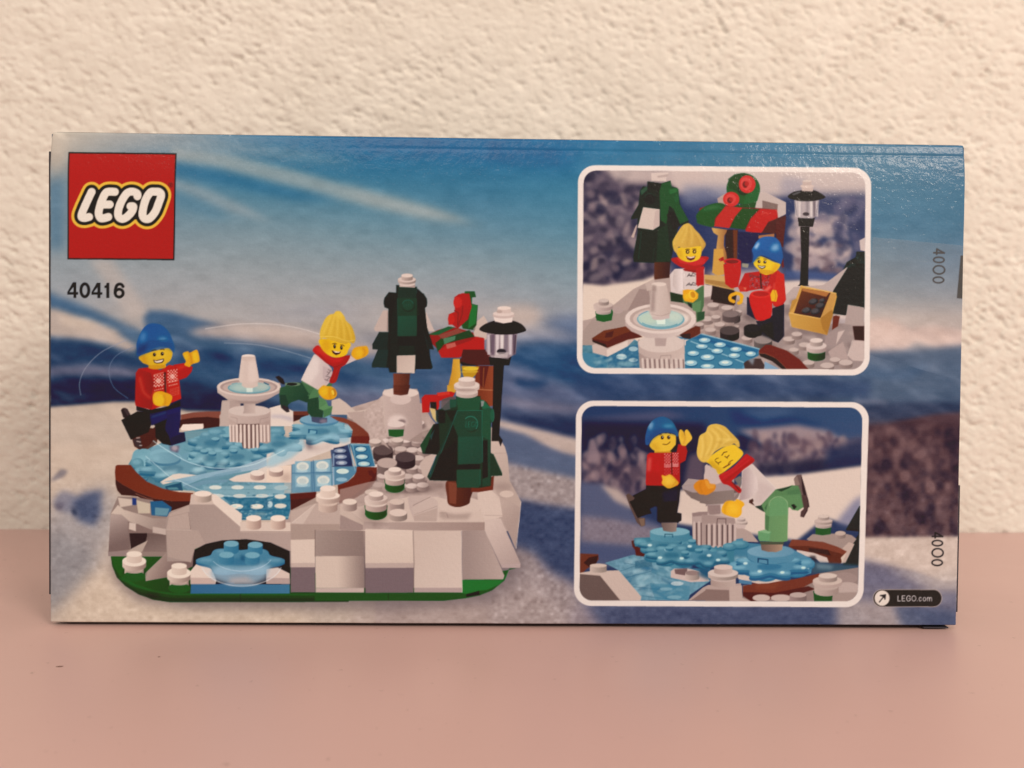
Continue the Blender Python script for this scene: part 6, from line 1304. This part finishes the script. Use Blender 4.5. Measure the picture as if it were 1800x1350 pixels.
region('toy_lamp_post', [7], ps); region('toy_stall', [8], ps); region('toy_fountain', [9], ps)
region('toy_figure', [10], ps, 'printed toy figure in blue cap and red jumper waving')
region('toy_figure', [11], ps, 'printed toy figure with blonde bun and red scarf skating')
p1 = region('inset_picture', [21], box, 'upper framed picture of two toy figures by a stall')
region('picture_frame', [20], p1); region('toy_tree', [22], p1); region('toy_tree', [29], p1, 'dark tree cut off by the right edge of the picture'); region('toy_lamp_post', [25], p1); region('toy_stall', [26], p1)
region('toy_fountain', [27], p1); region('toy_crate', [28], p1)
region('toy_figure', [23], p1, 'printed toy figure with blonde bun and red scarf'); region('toy_figure', [24], p1, 'printed toy figure in blue cap holding red cups')
p2 = region('inset_picture', [31], box, 'lower framed picture of two toy figures skating')
region('picture_frame', [30], p2); region('toy_tree', [39], p2); region('toy_fountain', [34], p2)
region('toy_figure', [32], p2, 'printed toy figure in blue cap and red jumper'); region('toy_figure', [33], p2, 'printed toy figure with blonde bun bending over the fountain')
region('badge_lettering', [41], region('web_badge', [40], box))
region('batch_code', [42], box, 'upper small black batch code printed sideways'); region('batch_code', [43], box, 'lower small black batch code printed sideways')
region('registration_mark', [44], box)
# the other panels of the carton
child(box_mesh('side_panel', (-HW+.015, .09, Z0+.02), (-HW+.05, DEP, Z0+BH-.09), blue, box))
child(box_mesh('side_panel', (HW-.05, .09, Z0+.02), (HW-.015, DEP, Z0+BH-.09), blue, box))
child(box_mesh('end_flap', (-HW-.118, .16, Z0+.75), (-HW+.003, DEP-.3, Z0+BH-.55), dark, box, .015))
child(box_mesh('end_flap', (HW-.003, .16, Z0+.38), (HW+.122, DEP-.3, Z0+BH-9.9), dark, box, .015))
child(box_mesh('back_panel', (-HW+.06, DEP, Z0+.01), (HW-.06, DEP+.05, Z0+BH-.01), blue, box))
child(box_mesh('top_panel', (-HW+.10, .17, Z0+BH-.055), (HW-.12, DEP, Z0+BH+.003), dark, box, .01))  # dark colour paints the shaded contour line along the top fold
child(box_mesh('bottom_panel', (-HW+.22, .5, .004), (HW-.30, DEP, Z0+.03), dark, box))  # coloured dark to deepen the shade in the gap under the box
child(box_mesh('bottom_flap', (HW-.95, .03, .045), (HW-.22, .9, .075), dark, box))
# clear sealing film, folded round the right edge
def to_panel(x, y):
    A = Hm; b_ = np.array([x, y])
    M2 = np.array([[A[0,0]-x*A[2,0], A[0,1]-x*A[2,1]], [A[1,0]-y*A[2,0], A[1,1]-y*A[2,1]]]); return np.linalg.solve(M2, np.array([x-A[0,2], y-A[1,2]]))
seal = [to_panel(*p) for p in ((1533, 417), (1696, 432), (1696, 545), (1531, 532))]
n_ = 14; sv = []; sf = []
for j in range(n_+1):
    for i in range(n_+1):
        u, v = i/n_, j/n_; q = (1-u)*(1-v)*seal[0]+u*(1-v)*seal[1]+u*v*seal[2]+(1-u)*v*seal[3]
        yb = -.045*(1-(q[0]/HW)**2)*(1-((q[1]-Z0-BH/2)/(BH/2))**2)
        sv.append((q[0], yb-.012, q[1]))
        if i < n_ and j < n_: a = j*(n_+1)+i; sf.append((a, a+1, a+n_+2, a+n_+1))
child(mesh_object('seal_film', np.array(sv)*CM, sf, film, box, smooth=True))
